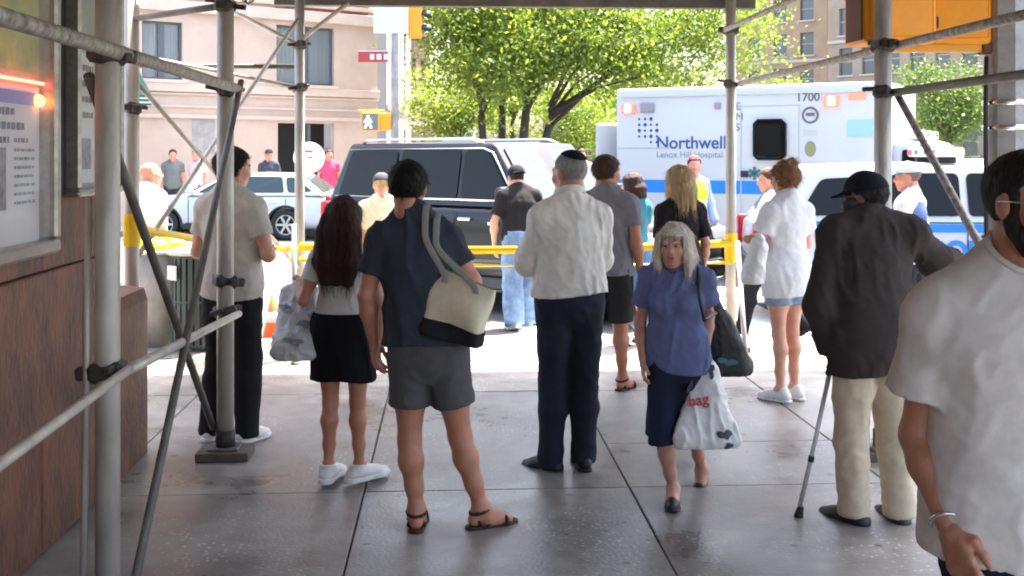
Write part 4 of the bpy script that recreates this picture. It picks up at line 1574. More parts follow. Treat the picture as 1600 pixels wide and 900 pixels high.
for g in (-1, 1):
    tube('roof_rail', [cb.side(g, .08, 1.0, -.06) + Vector((0, 0, .01)), cb.side(g, .12, 1.0, -.05) + Vector((0, 0, .06)), cb.side(g, .85, 1.0, -.05) + Vector((0, 0, .06)), cb.side(g, .92, 1.0, -.05) + Vector((0, 0, .01))], .018, M_CHROME, sv, 8)
    tube('window_trim', [cb.side_xz(g, -2.34, 1.225, .008), cb.side_xz(g, .84, 1.225, .008)], .011, M_CHROME, sv, 6)
    tube('window_trim', [cb.side_xz(g, -2.16, 1.80, .008), cb.side_xz(g, .24, 1.81, .008), cb.side_xz(g, .40, 1.76, .008), cb.side_xz(g, .84, 1.235, .008)], .011, M_CHROME, sv, 6)
    box('name_badge', (.55, g * (1.013), .98), (.17, .006, .035), M_CHROME, sv)

# white car across the street, tail to the right
cab = dict(xr0=-2.12, xf0=.98, hw0=.86, zb=.98, xr1=-1.50, xf1=.12, hw1=.66, zr=1.44)
Wn = [[(-1.85, 1.06), (-1.30, 1.03), (-1.22, 1.37), (-1.42, 1.37)], [(-1.22, 1.03), (-.32, 1.03), (-.32, 1.39), (-1.14, 1.38)], [(-.24, 1.03), (.72, 1.03), (.16, 1.37), (-.24, 1.39)]]
wc, cb, inf = suv('white hatchback car with a red tail light across the street', 'car', (0, 0, 0), 0, 4.45, 1.82, 1.5, M_SILVERW, .99, .93, cab, .335, M_CGLASS, Wn, wb=2.72, gap=.20)
place(wc, W(196, 24.6, 0), W(520, 24.3, 0), .91, 'left')
door_lines(wc, cb, inf, (-1.26, -.28, .9), .36, .99, (-1.0, -.02), M_SILVERW, .34)


# white ambulance: box module, cab to the right, rear door swung open at the left
def ambulance():
    root = empty('ambulance', (0, 0, 0), 0, 'white ambulance with blue stripe and lettering parked behind the police car', 'ambulance')
    Lm, h, z0, z1 = 4.24, 1.17, .46, 2.93
    CX, DX = -.105, -.21
    bm = bmesh.new()
    add_box(bm, (CX, 0, (z0 + z1) / 2), (Lm, 2 * h, z1 - z0), .045, seg=3)
    md = link('module', bm_mesh('module', bm, True), M_WPAINT, root)
    md.data.set_sharp_from_angle(angle=math.radians(40))
    g = -1                                 # the flank that faces the pavement
    yf = -h
    sgl = lambda nm, x, z, w, hh, m, t=.006, bv=0.0, par=root: box(nm, (x, yf - t / 2, z), (w, t, hh), m, par, bv, seg=2)
    sgl('blue_stripe', CX, 1.375, Lm - .08, .20, M_BLUE)
    M_SEAM = mat('module_seam', (.42, .44, .46), .5)
    # side door with window
    x0 = .29
    for dx, dz, w, hh in ((-.47, 1.62, .018, 1.98), (.47, 1.62, .018, 1.98), (0, 2.61, .958, .018), (0, .64, .958, .018)):
        sgl('door_seam', x0 + dx * .94, dz, w, hh, M_SEAM, .007)
    wf = box('door_window', (x0 + .01, yf - .012, 2.10), (.50, .022, .62), M_TRIM, root, .07)
    box('pane', (0, -.014, 0), (.44, .006, .56), M_TINT, wf, .05)
    box('door_handle', (x0 - .38, yf - .03, 1.58), (.12, .05, .10), M_TRIM, root, .015)
    # lockers
    sgl('locker_seam', 1.20, 1.76, .80, .012, M_SEAM, .007); sgl('locker_seam', .80, 1.20, .012, 1.1, M_SEAM, .007); sgl('locker_seam', 1.60, 1.20, .012, 1.1, M_SEAM, .007)
    sgl('locker_latch', 1.05, 1.70, .18, .05, M_TRIM, .03)
    sgl('drip_rail', CX, 2.80, Lm - .2, .025, M_WPAINT, .03)
    sgl('locker_edge', -1.75, 1.98, .9, .02, M_SEAM, .008)
    # lamps
    ML = mat('flash_red', (1.0, .20, .12), .3, emit=.16)
    MW = mat('flash_white', (1.0, .80, .62), .3, emit=.7)
    MB = mat('flash_blue', (.20, .36, 1.0), .3, emit=.10)
    MO = mat('lamp_off', (.28, .25, .30), .3)
    for x, z in ((-2.0, 2.61), (1.215, 2.66)):
        fr = sgl('flasher', x, z, .24, .17, ML, .05, .02)
        box('flash_core', (.0, -.03, 0), (.10, .03, .13), MW, fr, .01)
    sgl('flasher', -1.68, 2.62, .23, .16, MO, .05, .02)
    sgl('flasher', 1.58, 2.72, .25, .10, ML, .03, .02)
    sgl('scene_light', -.52, 2.63, .10, .10, MO, .05, .02)
    sgl('blue_panel', 1.62, 2.26, .36, .24, MB, .012, .01)
    # lettering and marks
    up_, rd = (0, 0, 1), (1, 0, 0)
    MT = mat('lettering_blue', srgb(40, 74, 130), .5)
    MG = mat('lettering_grey', srgb(120, 134, 160), .5)
    text_on(root, 'lettering', 'Northwell', .275, (-1.53, yf - .004, 1.97), rd, up_, MT, .004)
    text_on(root, 'lettering', 'Lenox Hill Hospital', .140, (-1.53, yf - .004, 1.83), rd, up_, MG)
    text_on(root, 'lettering', '1700', .175, (.69, yf - .004, 2.67), rd, up_, mat('lettering_dark', (.12, .12, .14), .5), .004)
    bm = bmesh.new()
    for i in range(4):
        for j in range(5):
            if (i, j) in ((0, 4), (3, 0)) or (j == 4 and i < 2):
                continue
            bmesh.ops.create_cone(bm, cap_ends=True, segments=10, radius1=.016 + .008 * ((i + j) % 3), radius2=.02, depth=.005,
                                  matrix=Matrix.Translation((-1.82 + i * .10, yf - .004, 2.44 - j * .092)) @ Matrix.Rotation(PI / 2, 4, 'X'))
    link('dot_mark', bm_mesh('dot_mark', bm), MT, root)
    for k, (x, z, t) in enumerate(((.62, 2.50, 'E'), (.62, 2.32, 'M'), (.62, 2.14, 'S'))):
        pass
    text_on(root, 'lettering', 'E\nM\nS', .16, (-.24, yf - .004, 2.56), rd, up_, _mats['lettering_dark'])
    # round emblem, small badge
    tube('emblem_ring', [(.90 + math.cos(t) * .11, yf - .006, 2.46 + math.sin(t) * .11) for t in np.linspace(0, 2 * PI, 25)], .016, _mats['lettering_dark'], root, 6)
    box('emblem', (.90, yf - .004, 2.47), (.13, .006, .05), _mats['lettering_dark'], root)
    bm = bmesh.new()
    bmesh.ops.create_cone(bm, cap_ends=True, segments=16, radius1=.12, radius2=.12, depth=.006, matrix=Matrix.Translation((.90, yf - .004, 1.96)) @ Matrix.Rotation(PI / 2, 4, 'X') @ Matrix.Diagonal((.7, 1, 1, 1)))
    link('badge', bm_mesh('badge', bm), mat('badge_olive', (.24, .25, .12), .5), root)
    sgl('sticker', .90, 2.20, .20, .09, mat('sticker_grey', (.45, .47, .48), .5))
    bm = bmesh.new()
    for k in range(3):
        add_box(bm, (.60 - .02, yf - .005, 1.62 - 0), (.05, .006, .20), 0, Matrix.Rotation(k * PI / 3, 3, 'Y'))
    # six-pointed star of life on the lower flank
    me = bm_mesh('star_mark', bm)
    link('star_mark', me, mat('star_green', (.05, .16, .17), .5), root, loc=(-.52, 0, -.03))
    # rear door swung open
    dr = box('rear_door', (-2.225 - .20, -h + .46, 1.44), (.06, .84, 1.9), M_WPAINT, root, .03, rot=(0, 0, math.radians(-28)))
    wn_ = box('window', (-.035, -.05, .40), (.012, .55, .62), M_TRIM, dr, .004)
    box('pane', (-.008, 0, 0), (.008, .47, .54), M_CGLASS, wn_, .003)
    # chassis, wheels, cab
    box('chassis', (0.3, 0, .42), (5.4, 1.5, .16), M_TRIM, root)
    wheel(root, -1.0, -h + .16, .40, .26, 8, M_CHROME); wheel(root, -1.0, h - .16, .40, .26, 8)
    wheel(root, 3.05 + DX, -h + .20, .40, .26, 8); wheel(root, 3.05 + DX, h - .20, .40, .26, 8)
    hc = 1.02
    st = []
    def half(w, zt, zbot):
        return [(0, zbot), (w * .9, zbot), (w, zbot + .15), (w, (zbot + zt) / 2), (w * .98, zt - .08), (w * .85, zt), (0, zt + .02)]
    for x, w, zt in ((2.22, hc, 1.32), (2.6, hc, 1.32), (3.0, hc, 1.31), (3.4, hc * .99, 1.26), (3.85, hc * .93, 1.20), (4.02, hc * .86, 1.10)):
        st.append((x + DX, half(w, zt, .42)))
    loft('cab_body', st, None, M_WPAINT, root, 1, [(3.05 + DX, .40, .47, hc)])
    cbb = Cab(xr0=2.20 + DX, xf0=3.38 + DX, hw0=.97, zb=1.28, xr1=2.20 + DX, xf1=2.78 + DX, hw1=.84, zr=2.06)
    cbb.build(root, M_WPAINT)
    for gg in (-1, 1):
        panel('side_window', lambda x, z, off, gg=gg: cbb.side_xz(gg, x, z, off), [(2.36 + DX, 1.36), (3.20 + DX, 1.36), (2.80 + DX, 1.92), (2.36 + DX, 1.95)], .003, M_TINT, root, .05, .006)
        box('mirror', (3.18 + DX, gg * 1.22, 1.50), (.10, .22, .34), M_TRIM, root, .03)
        box('headlight', (3.92 + DX, gg * .74, .98), (.20, .30, .18), M_HEADL, root, .03)
    panel('windscreen', cbb.front, [(.06, .05), (.94, .05), (.93, .93), (.07, .93)], .003, M_CGLASS, root, .05, .012)
    lb = box('light_bar', (2.50 + DX, 0, 2.16), (.30, 1.3, .14), M_WPAINT, root, .04, seg=2)
    for gg in (-1, 1):
        box('lens', (0, gg * .42, .01), (.308, .34, .10), mat('lens_red', (.85, .02, .03), .3, emit=.12), lb, .03)
    box('front_bumper', (4.06 + DX, 0, .60), (.14, 1.8, .26), M_CHROME, root, .04)
    return root, h


amb, ah = ambulance()
a, b = W(958, 18.1), W(1418, 15.9)
place(amb, a, b, ah, 'right')

# white police car in front of it, nose to the right, roof light bar
def police(label, na, nb, detail=True):
    cab = dict(xr0=-2.38, xf0=1.12, hw0=.92, zb=1.06, xr1=-1.92, xf1=.30, hw1=.74, zr=1.64)
    Wn = [[(-2.02, 1.12), (-1.36, 1.12), (-1.36, 1.52), (-1.76, 1.50)], [(-1.12, 1.12), (-.26, 1.12), (-.26, 1.56), (-1.08, 1.56)], [(-.18, 1.12), (.84, 1.12), (.36, 1.50), (.24, 1.56), (-.18, 1.56)]]
    pc, cb, inf = suv(label, 'car', (0, 0, 0), 0, 4.95, 2.0, 1.70, M_WPAINT, 1.08, 1.05, cab, .37, M_TINT, Wn, group='police cars', bumper=M_TRIM)
    place(pc, na, nb, 1.0, 'right')
    pc.scale = (1, 1, 1.07)
    door_lines(pc, cb, inf, (-1.18, -.22, .98), .42, 1.08, (-.98, .02), M_TRIM, .50)
    for g in (-1, 1):
        box('blue_stripe', (-.75, g * 1.004, 1.0), (3.1, .006, .085), M_BLUE, pc)
        box('blue_stripe', (-.30, g * 1.004, .62), (2.2, .006, .03), M_BLUE, pc)
        rd = (1, 0, 0) if g < 0 else (-1, 0, 0)
        text_on(pc, 'lettering', 'POLICE', .30, (-.62 if g < 0 else .5, g * 1.006, .66), rd, (0, 0, 1), M_BLUE, .012)
    lb = box('light_bar', (-.30, 0, 1.78), (.32, 1.30, .10), mat('bar_clear', (.75, .77, .80), .2), pc, .035, seg=2)
    box('bar_foot', (-.30, .45, 1.70), (.20, .12, .08), M_TRIM, pc); box('bar_foot', (-.30, -.45, 1.70), (.20, .12, .08), M_TRIM, pc)
    for y, m in ((-.50, mat('bar_red', (.9, .03, .06), .3, emit=.12)), (.50, mat('bar_red', (1, 1, 1))), (-.22, mat('bar_dark', (.10, .10, .12), .3)), (.22, mat('bar_dark', (1, 1, 1)))):
        box('lens', (0, y, .0), (.33, .22, .085), m, lb, .02)
    return pc


police('white police car with blue stripe and roof light bar behind the cane user', W(1198, 12.45), W(1905, 12.0))
police('farther white police car with roof lights beyond the near police car', W(1490, 24.0), W(1800, 22.6))

# ------------------------------------------------------------------ buildings across the street
M_LIME = mat('pale_limestone', (.60, .455, .37), .85, var=.12, scale=1.5, bump=.15, bscale=30)
M_LIME2 = mat('pale_limestone_trim', (.64, .50, .41), .85, var=.10, scale=2)
M_BRICK = mat('red_brick', (.30, .13, .10), .9, var=.3, scale=6)
M_FRAME = mat('grey_window_frame', (.10, .11, .12), .5)
M_CURT = mat('curtain', (.50, .52, .50), .9, var=.35, scale=9, stretch=(6, 6, .1))
M_PANE = mat('window_pane', (.25, .29, .31), .05, spec=.9, alpha=.35)


def facade(root, Wd, Ht, openings, material, depth=.22, name='wall', base=0.0):
    """wall in the root's local x (along) and z; faces local -y; openings (u0,u1,z0,z1)"""
    us = sorted({0, Wd, *[o[0] for o in openings], *[o[1] for o in openings]})
    zs_ = sorted({base, Ht, *[o[2] for o in openings], *[o[3] for o in openings]})
    V, F = [], []
    def quad(*p):
        i = len(V); V.extend(p); F.append((i, i + 1, i + 2, i + 3))
    for a, b in zip(us[:-1], us[1:]):
        z_run = None
        for c, d in zip(zs_[:-1], zs_[1:]):
            m = ((a + b) / 2, (c + d) / 2)
            if any(o[0] < m[0] < o[1] and o[2] < m[1] < o[3] for o in openings):
                continue
            quad((a, 0, c), (b, 0, c), (b, 0, d), (a, 0, d))
    for u0, u1, z0, z1 in openings:
        quad((u0, 0, z0), (u0, 0, z1), (u0, depth, z1), (u0, depth, z0))
        quad((u1, 0, z1), (u1, 0, z0), (u1, depth, z0), (u1, depth, z1))
        quad((u0, 0, z0), (u0, depth, z0), (u1, depth, z0), (u1, 0, z0))
        quad((u0, 0, z1), (u1, 0, z1), (u1, depth, z1), (u0, depth, z1))
    return link(name, poly_mesh(name, V, F), material, root)


def window(root, u0, u1, z0, z1, mull=True, curtain=True, depth=.14, fm=None):
    w = box('window', ((u0 + u1) / 2, depth + .16, (z0 + z1) / 2), (u1 - u0, .01, z1 - z0), mat('room_dark', (.05, .05, .052), .9), root)
    bm = bmesh.new()
    hw, hz, t = (u1 - u0) / 2, (z1 - z0) / 2, .055
    for c, s in (((-hw + t / 2, 0, 0), (t, .06, 2 * hz)), ((hw - t / 2, 0, 0), (t, .06, 2 * hz)), ((0, 0, hz - t / 2), (2 * hw - 2 * t, .058, t)), ((0, 0, -hz + t / 2), (2 * hw - 2 * t, .058, t))):
        add_box(bm, c, s)
    if mull:
        add_box(bm, (0, 0, 0), (.16, .056, 2 * hz - 2 * t))
    link('frame', bm_mesh('frame', bm), fm or M_FRAME, w, loc=(0, -.16, 0))
    box('pane', (0, -.15, 0), (2 * hw - 2 * t, .006, 2 * hz - 2 * t), M_PANE, w)
    if curtain:
        bm = bmesh.new()
        for g in (-1, 1):
            n = 14
            a, b = (g * hw * .96, g * hw * .22)
            vs = []
            for k in range(n + 1):
                x = a + (b - a) * k / n
                y = .02 * math.sin(k * 2.4)
                vs.append((bm.verts.new((x, y, -hz + t)), bm.verts.new((x, y, hz - t))))
            for p, q in zip(vs[:-1], vs[1:]):
                bm.faces.new((p[0], q[0], q[1], p[1]))
        link('curtain', bm_mesh('curtain', bm, True), M_CURT, w, loc=(0, -.10, 0))
    return w


P0, P1 = W(253, 28.6), W(477, 31.0)
t = (P1 - P0).normalized()
O = P0 - t * 5.2
lb = empty('limestone_building', O, math.atan2(t.y, t.x), 'pale pinkish limestone corner building behind the white car', 'building')


def uof(px):
    """distance along the facade line seen at photo column px"""
    r = W(px, 1.0); r2 = Vector((r.x, r.y))
    # O + u t = k r
    det = t.x * (-r2.y) - (-r2.x) * t.y
    u = ((-O.x) * (-r2.y) - (-r2.x) * (-O.y)) / det
    return u


uc = uof(590)
op = [(uof(222), uof(285), 3.66, 5.14), (uof(432), uof(522), 3.66, 5.28), (uof(434), uof(522), .15, 2.60), (uof(120), uof(165), 3.66, 5.14), (uof(330), uof(384), 3.66, 5.2) if False else (uof(60), uof(95), .3, 2.6)]
facade(lb, uc, 6.2, op, M_LIME)
facade(lb, uc, 22, [], M_BRICK, base=6.2, name='upper_wall').location = (0, .12, 0)
for o in op[:2] + [op[3]]:
    window(lb, *o)
    box('sill', ((o[0] + o[1]) / 2, -.04, o[2] - .05), (o[1] - o[0] + .2, .16, .09), M_LIME2, lb, .01)
# dark shop opening with a rail and mullion
o = op[2]
sw = box('shop_opening', ((o[0] + o[1]) / 2, 1.2, (o[2] + o[3]) / 2), (o[1] - o[0] + .6, .02, o[3] - o[2] + .5), M_DARK, lb)
box('door_post', ((o[0] + o[1]) / 2 + .12, .12, (o[2] + o[3]) / 2), (.08, .10, o[3] - o[2]), M_FRAME, lb)
box('door_rail', (o[1] - .35, .12, 1.9), (.6, .05, .04), M_FRAME, lb)
o = op[4]
box('shop_opening', ((o[0] + o[1]) / 2, 1.2, (o[2] + o[3]) / 2), (o[1] - o[0] + .6, .02, o[3] - o[2] + .5), M_DARK, lb)
for z, hh, pr_ in ((3.46, .22, .10), (3.30, .06, .06), (2.98, .06, .05), (2.72, .10, .07), (5.55, .30, .16), (5.86, .12, .10), (.4, .8, .04)):
    segs = [(0, uc + .02)]
    if hh == .8:
        segs = [(0, op[4][0]), (op[4][1], op[2][0]), (op[2][1], uc)]
    for a, b in segs:
        box('band_course', ((a + b) / 2, -pr_ / 2, z), (b - a, pr_, hh), M_LIME2, lb, .012)
# brick spandrel panel over the right window
box('brick_panel', ((uof(430) + uof(575)) / 2, -.012, 5.95), (uof(575) - uof(430), .02, .5), M_BRICK, lb)
# stone joints on the facade: slim recessed-looking courses
box('stain_panel', ((uof(300) + uof(335)) / 2, -.006, 2.2), (uof(335) - uof(300), .008, .9), mat('stain', (.40, .37, .35), .85, var=.3, scale=4), lb)
# return wall going down the side street
rw = facade(lb, 20, 22, [(3 + k * 3.2, 4.5 + k * 3.2, z, z + 1.7) for k in range(5) for z in (.8, 3.7, 6.8)], mat('side_brick', (.34, .19, .15), .9, var=.25, scale=4), name='side_wall')
rw.location = (uc, 0, 0); rw.rotation_euler = (0, 0, math.radians(62))
box('roof_slab', (uc / 2, 4, 22), (uc, 8, .3), M_LIME2, lb)
# green awning at the far left of that facade
aw = empty('awning', lb.matrix_basis @ Vector((uof(188), 0, 2.95)), lb.rotation_euler.z, 'dark green awning with white bands on the pale building', 'awning')
bm = bmesh.new()
vs = [bm.verts.new(p) for p in ((-1.2, 0, .9), (.45, 0, .9), (.45, -1.0, .25), (-1.2, -1.0, .25), (-1.2, -1.0, .0), (.45, -1.0, 0), (.45, 0, 0.0), (-1.2, 0, 0.0))]
for f in ((0, 1, 2, 3), (3, 2, 5, 4), (1, 6, 5, 2), (0, 3, 4, 7)):
    bm.faces.new([vs[i] for i in f])
link('canopy', bm_mesh('canopy', bm), mat('awning_green', (.015, .12, .08), .7), aw)
for z in (.06, .16):
    box('white_band', (-.375, -1.008, z), (1.64, .008, .03), mat('awning_white', (.7, .7, .68), .8), aw)


def far_building(label, px0, px1, d0, d1, Ht, material, cols, rows, ww, wh, z0, dz, u_off=0.6, recess=.25, side=0.0):
    a, b = W(px0, d0), W(px1, d1)
    tt = (b - a); Ln = tt.length; tt.normalize()
    r = empty('apartment_building', a, math.atan2(tt.y, tt.x), label, 'building', 'buildings behind the crossing')
    step = (Ln - 2 * u_off) / max(1, cols)
    ops = []
    for c in range(cols):
        for k in range(rows):
            u = u_off + (c + .5) * step
            ops.append((u - ww / 2, u + ww / 2, z0 + k * dz, z0 + k * dz + wh))
    facade(r, Ln, Ht, ops, material, recess)
    pm = bpy.data.meshes.get('far_pane_%s' % material.name)
    bm = bmesh.new(); add_box(bm, (0, 0, 0), (ww, .02, wh)); pm = bm_mesh('far_pane_%s' % material.name, bm); pm.materials.append(mat('far_glass', (.10, .12, .13), .1, spec=.8))
    bm = bmesh.new(); add_box(bm, (0, 0, 0), (ww * .96, .05, wh * .05)); fmm = bm_mesh('far_sash', bm); fmm.materials.append(mat('far_sash', (.35, .33, .3), .7))
    bm = bmesh.new(); add_box(bm, (0, 0, 0), (ww + .3, .2, .14)); sm_ = bm_mesh('far_sill', bm); sm_.materials.append(mat('far_sill', (.52, .46, .38), .8))
    for u0, u1, za, zb_ in ops:
        w = link('window', pm, None, r, loc=((u0 + u1) / 2, recess, (za + zb_) / 2))
        link('sash', fmm, None, w, loc=(0, -.03, 0))
        link('sill', sm_, None, w, loc=(0, -recess - .04, -wh / 2 - .07))
    box('roof', (Ln / 2, 6, Ht), (Ln + .4, 12.4, .5), material, r)
    box('end_wall', (Ln - .15, 6.02, Ht / 2), (.3, 12, Ht), material, r)
    box('end_wall', (.15, 6.02, Ht / 2), (.3, 12, Ht), material, r)
    for k in range(1, rows, 2):
        box('string_course', (Ln / 2, -.06, z0 + k * dz - .5), (Ln, .12, .25), mat('far_sill', (1, 1, 1)), r)
    return r


M_B1 = mat('tan_brick', (.42, .30, .20), .9, var=.15, scale=.6)
M_B2 = mat('grey_tan_brick', (.38, .30, .22), .9, var=.15, scale=.6)
M_B3 = mat('brown_brick', (.24, .16, .115), .9, var=.2, scale=.6)
far_building('tan brick apartment building with single windows above the ambulance', 1150, 1292, 104, 98, 30, M_B1, 3, 8, 1.3, 2.0, 1.2, 3.1)
far_building('grey tan apartment building behind the hanging orange signals', 1294, 1640, 92, 78, 30, M_B2, 8, 8, 1.25, 2.2, 1.6, 3.25)
far_building('narrow brown corner building past the yellow traffic light', 634, 672, 78, 82, 10.2, M_B3, 2, 3, .7, 1.3, 1.6, 2.8)
far_building('pale apartment building beyond the yellow traffic light', 604, 642, 66, 76, 15.0, mat('far_pale', (.38, .34, .30), .9, var=.1, scale=.5), 2, 4, .9, 1.5, 1.8, 3.2)
far_building('low brown brick building behind the tree trunks', 848, 1010, 118, 116, 8.2, M_B3, 6, 2, 1.1, 1.6, 1.6, 3.1)
far_building('slim pale grey tower seen between pole and tree', 705, 740, 190, 190, 34, mat('tower_grey', (.42, .46, .48), .7), 2, 8, 1.2, 2.2, 2.0, 4.0)


# ------------------------------------------------------------------ trees
def leaf_mat(name, c1, c2):
    m = bpy.data.materials.new(name)
    m.use_nodes = True
    nt = m.node_tree; N, L = nt.nodes, nt.links
    N.remove(N['Principled BSDF'])
    out = N['Material Output']
    g = N.new('ShaderNodeNewGeometry')
    r = N.new('ShaderNodeValToRGB')
    r.color_ramp.elements[0].color = (*c1, 1); r.color_ramp.elements[1].color = (*c2, 1)
    L.new(g.outputs['Random Per Island'], r.inputs['Fac'])
    d = N.new('ShaderNodeBsdfDiffuse'); tr = N.new('ShaderNodeBsdfTranslucent'); gl = N.new('ShaderNodeBsdfGlossy'); gl.inputs['Roughness'].default_value = .45
    mx = N.new('ShaderNodeMixShader'); mx.inputs[0].default_value = .5
    hs = N.new('ShaderNodeHueSaturation'); hs.inputs['Hue'].default_value = .475; hs.inputs['Value'].default_value = 1.4; hs.inputs['Saturation'].default_value = 1.05
    L.new(r.outputs['Color'], hs.inputs['Color'])
    L.new(r.outputs['Color'], d.inputs['Color']); L.new(hs.outputs['Color'], tr.inputs['Color'])
    L.new(d.outputs[0], mx.inputs[1]); L.new(tr.outputs[0], mx.inputs[2])
    m2 = N.new('ShaderNodeMixShader'); m2.inputs[0].default_value = .03
    L.new(mx.outputs[0], m2.inputs[1]); L.new(gl.outputs[0], m2.inputs[2])
    L.new(m2.outputs[0], out.inputs['Surface'])
    return m


M_LEAF = leaf_mat('locust_leaves', (.075, .145, .022), (.20, .28, .045))
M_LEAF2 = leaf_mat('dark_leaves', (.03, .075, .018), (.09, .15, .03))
M_BARK = mat('bark', (.062, .05, .038), .9, var=.4, scale=10, bump=.6, bscale=25, stretch=(1, 1, .3))


def tree(label, base, Ht, r0, crown, nleaf, seed, lean=(0, 0), leaf=.16, lm=None, stems=1, fork=.35):
    rd = np.random.RandomState(seed)
    root = empty('tree', base, 0, label, 'tree', 'street trees beyond the crossing')
    V, F = [], []
    tips = []
    cc, cr = np.array(crown[0], float), np.array(crown[1], float)
    def add(pts, rads, n=8):
        v, f = tube_np(pts, rads, n)
        o = len(V); V.extend(v); F.extend(tuple(i + o for i in q) for q in f)
    top = V3(lean[0], lean[1], Ht)
    fk = V3(lean[0] * .3, lean[1] * .3, Ht * fork)
    add([(0, 0, -.1), (0.02, 0, Ht * fork * .5), tuple(fk)], [r0 * 1.25, r0 * 1.0, r0 * .85], 10)
    nb = 7
    for b in range(nb):
        an = 2 * PI * (b + rd.rand() * .7) / nb
        tgt = cc + cr * V3(math.cos(an) * rd.uniform(.55, .85), math.sin(an) * rd.uniform(.55, .85), rd.uniform(-.45, .75))
        m1 = fk * .6 + tgt * .4 + V3(0, 0, cr[2] * .18)
        p1 = fk + V3(0, 0, rd.uniform(-.1, .4) * Ht * .15)
        add([tuple(p1), tuple(m1), tuple(tgt)], [r0 * .55, r0 * .34, r0 * .10], 7)
        for q in range(5):
            tb = rd.uniform(.35, .95)
            st = m1 * (1 - tb) + tgt * tb
            e = st + cr * rd.uniform(-.42, .42, 3) + V3(0, 0, .1)
            add([tuple(st), tuple((st + e) / 2 + V3(0, 0, .08)), tuple(e)], [r0 * .16, r0 * .10, r0 * .03], 5)
            tips += [e, (st + e) / 2]
        tips += [tgt, m1]
    link('trunk', poly_mesh('trunk', V, F, True), M_BARK, root)
    # leaf clumps round the twigs
    tips = np.array(tips)
    ncl = max(20, nleaf // 70)
    ci = rd.randint(0, len(tips), ncl)
    cen = tips[ci] + rd.normal(0, 1, (ncl, 3)) * cr * .13
    extra = cc + (rd.normal(0, .42, (ncl // 2, 3))) * cr
    cen = np.concatenate([cen, extra])
    per = int(nleaf * .8) // len(cen)
    C = np.repeat(cen, per, 0)
    sig = np.repeat(rd.uniform(.22, .5, len(cen)), per)[:, None]
    P = C + rd.normal(0, 1, C.shape) * sig * np.array([1, 1, .55])
    n = len(P)
    u = rd.normal(0, 1, (n, 3)); u /= np.linalg.norm(u, axis=1)[:, None]
    w = rd.normal(0, 1, (n, 3)) + V3(0, 0, .9); w -= u * (u * w).sum(1)[:, None]; w /= np.linalg.norm(w, axis=1)[:, None]
    v = np.cross(w, u)
    L = leaf * rd.uniform(.6, 1.3, (n, 1))
    B = L * rd.uniform(.35, .6, (n, 1))
    q = np.stack([P - u * L * .5, P + v * B * .5 + u * L * .05, P + u * L * .5, P - v * B * .5 + u * L * .05], 1).reshape(-1, 3)
    f = np.arange(4 * n).reshape(n, 4)
    link('crown', np_mesh('crown', q, f, False), lm or M_LEAF, root)
    return root


def tloc(px, d):
    p = W(px, d); p.z = 0
    return p


tree('multi limbed street tree with the leftmost trunk above the black vehicle', tloc(757, 30), 8.0, .11, ((.1, 0, 5.2), (1.9, 2.2, 2.5)), 22000, 1, (-.3, 0), 0.143)
tree('street tree with straight dark trunk second in the row behind the black vehicle', tloc(783, 32), 9.0, .12, ((.2, 0, 6.2), (2.6, 2.6, 2.8)), 18000, 2, (.1, 0), 0.143)
tree('street tree with forked trunk third in the row behind the black vehicle', tloc(812, 30), 8.5, .13, ((1.4, .3, 5.6), (3.0, 2.6, 2.5)), 20000, 3, (.6, 0), 0.143)
tree('leaning street tree with bough reaching over the ambulance', tloc(838, 30.5), 8.5, .12, ((3.9, .2, 4.9), (3.5, 2.4, 2.2)), 24000, 4, (1.2, 0), 0.143, fork=.30)
tree('small leafy tree behind the pole between brown building and trunks', tloc(715, 44), 5.4, .10, ((0, 0, 3.4), (1.9, 1.8, 1.9)), 10000, 5, (0, 0), 0.169)
tree('round leafy tree behind the open ambulance door', tloc(905, 48), 5.6, .12, ((0, 0, 3.3), (2.4, 2.0, 2.2)), 11000, 6, (0, 0), 0.169)
tree('low bright green tree at the foot of the tan apartment building', tloc(1195, 60), 6.8, .12, ((0, 0, 4.3), (2.4, 2.0, 2.0)), 9000, 7, (0, 0), 0.186)
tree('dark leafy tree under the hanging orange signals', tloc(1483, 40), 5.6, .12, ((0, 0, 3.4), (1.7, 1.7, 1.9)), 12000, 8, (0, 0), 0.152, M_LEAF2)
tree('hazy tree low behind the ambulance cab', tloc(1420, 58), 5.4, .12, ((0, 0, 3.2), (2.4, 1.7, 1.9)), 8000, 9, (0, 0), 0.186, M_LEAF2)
tree('tall pale green tree far behind the row of trunks', tloc(800, 62), 10, .16, ((0, 0, 5.4), (5.0, 3.0, 3.6)), 13000, 10, (0, 0), 0.237)
tree('wide pale green tree far behind the ambulance roof', tloc(985, 66), 8.5, .16, ((0, 0, 4.9), (4.2, 3.0, 3.2)), 12000, 11, (0, 0), 0.237)

# ------------------------------------------------------------------ signals and signs
M_YEL = mat('signal_yellow', (.80, .36, .02), .45, var=.1, scale=6)
M_ORG = mat('signal_orange', (.95, .36, .01), .45, var=.1, scale=6)
M_GALV = mat('signal_pole', (.36, .36, .36), .55, .3, var=.3, scale=5)
pp = W(617, 26.5)
sp_ = empty('signal_pole', pp, YAW * -1, 'slim grey signal pole with walk signal and red sign at the far corner', 'signal')
tube('pole', [(0, 0, 0), (0, 0, 4), (0, 0, 7.5)], [.105, .09, .075], M_GALV, sp_, 16)
box('white_sign', (-.08, -.13, 4.98), (.82, .02, .78), mat('sign_white', (.62, .62, .64), .6), sp_)
z_ = ZP(89.5, 26.5)
rs = box('red_sign', (-.50, -.12, z_), (.70, .02, .25), mat('sign_red', (.42, .045, .04), .5), sp_)
for k, w in enumerate((.10, .11, .09)):
    box('letter', (-.02 + (k) * .16, -.012, 0), (w, .004, .13), mat('sign_letter', (.75, .7, .68), .6), rs)
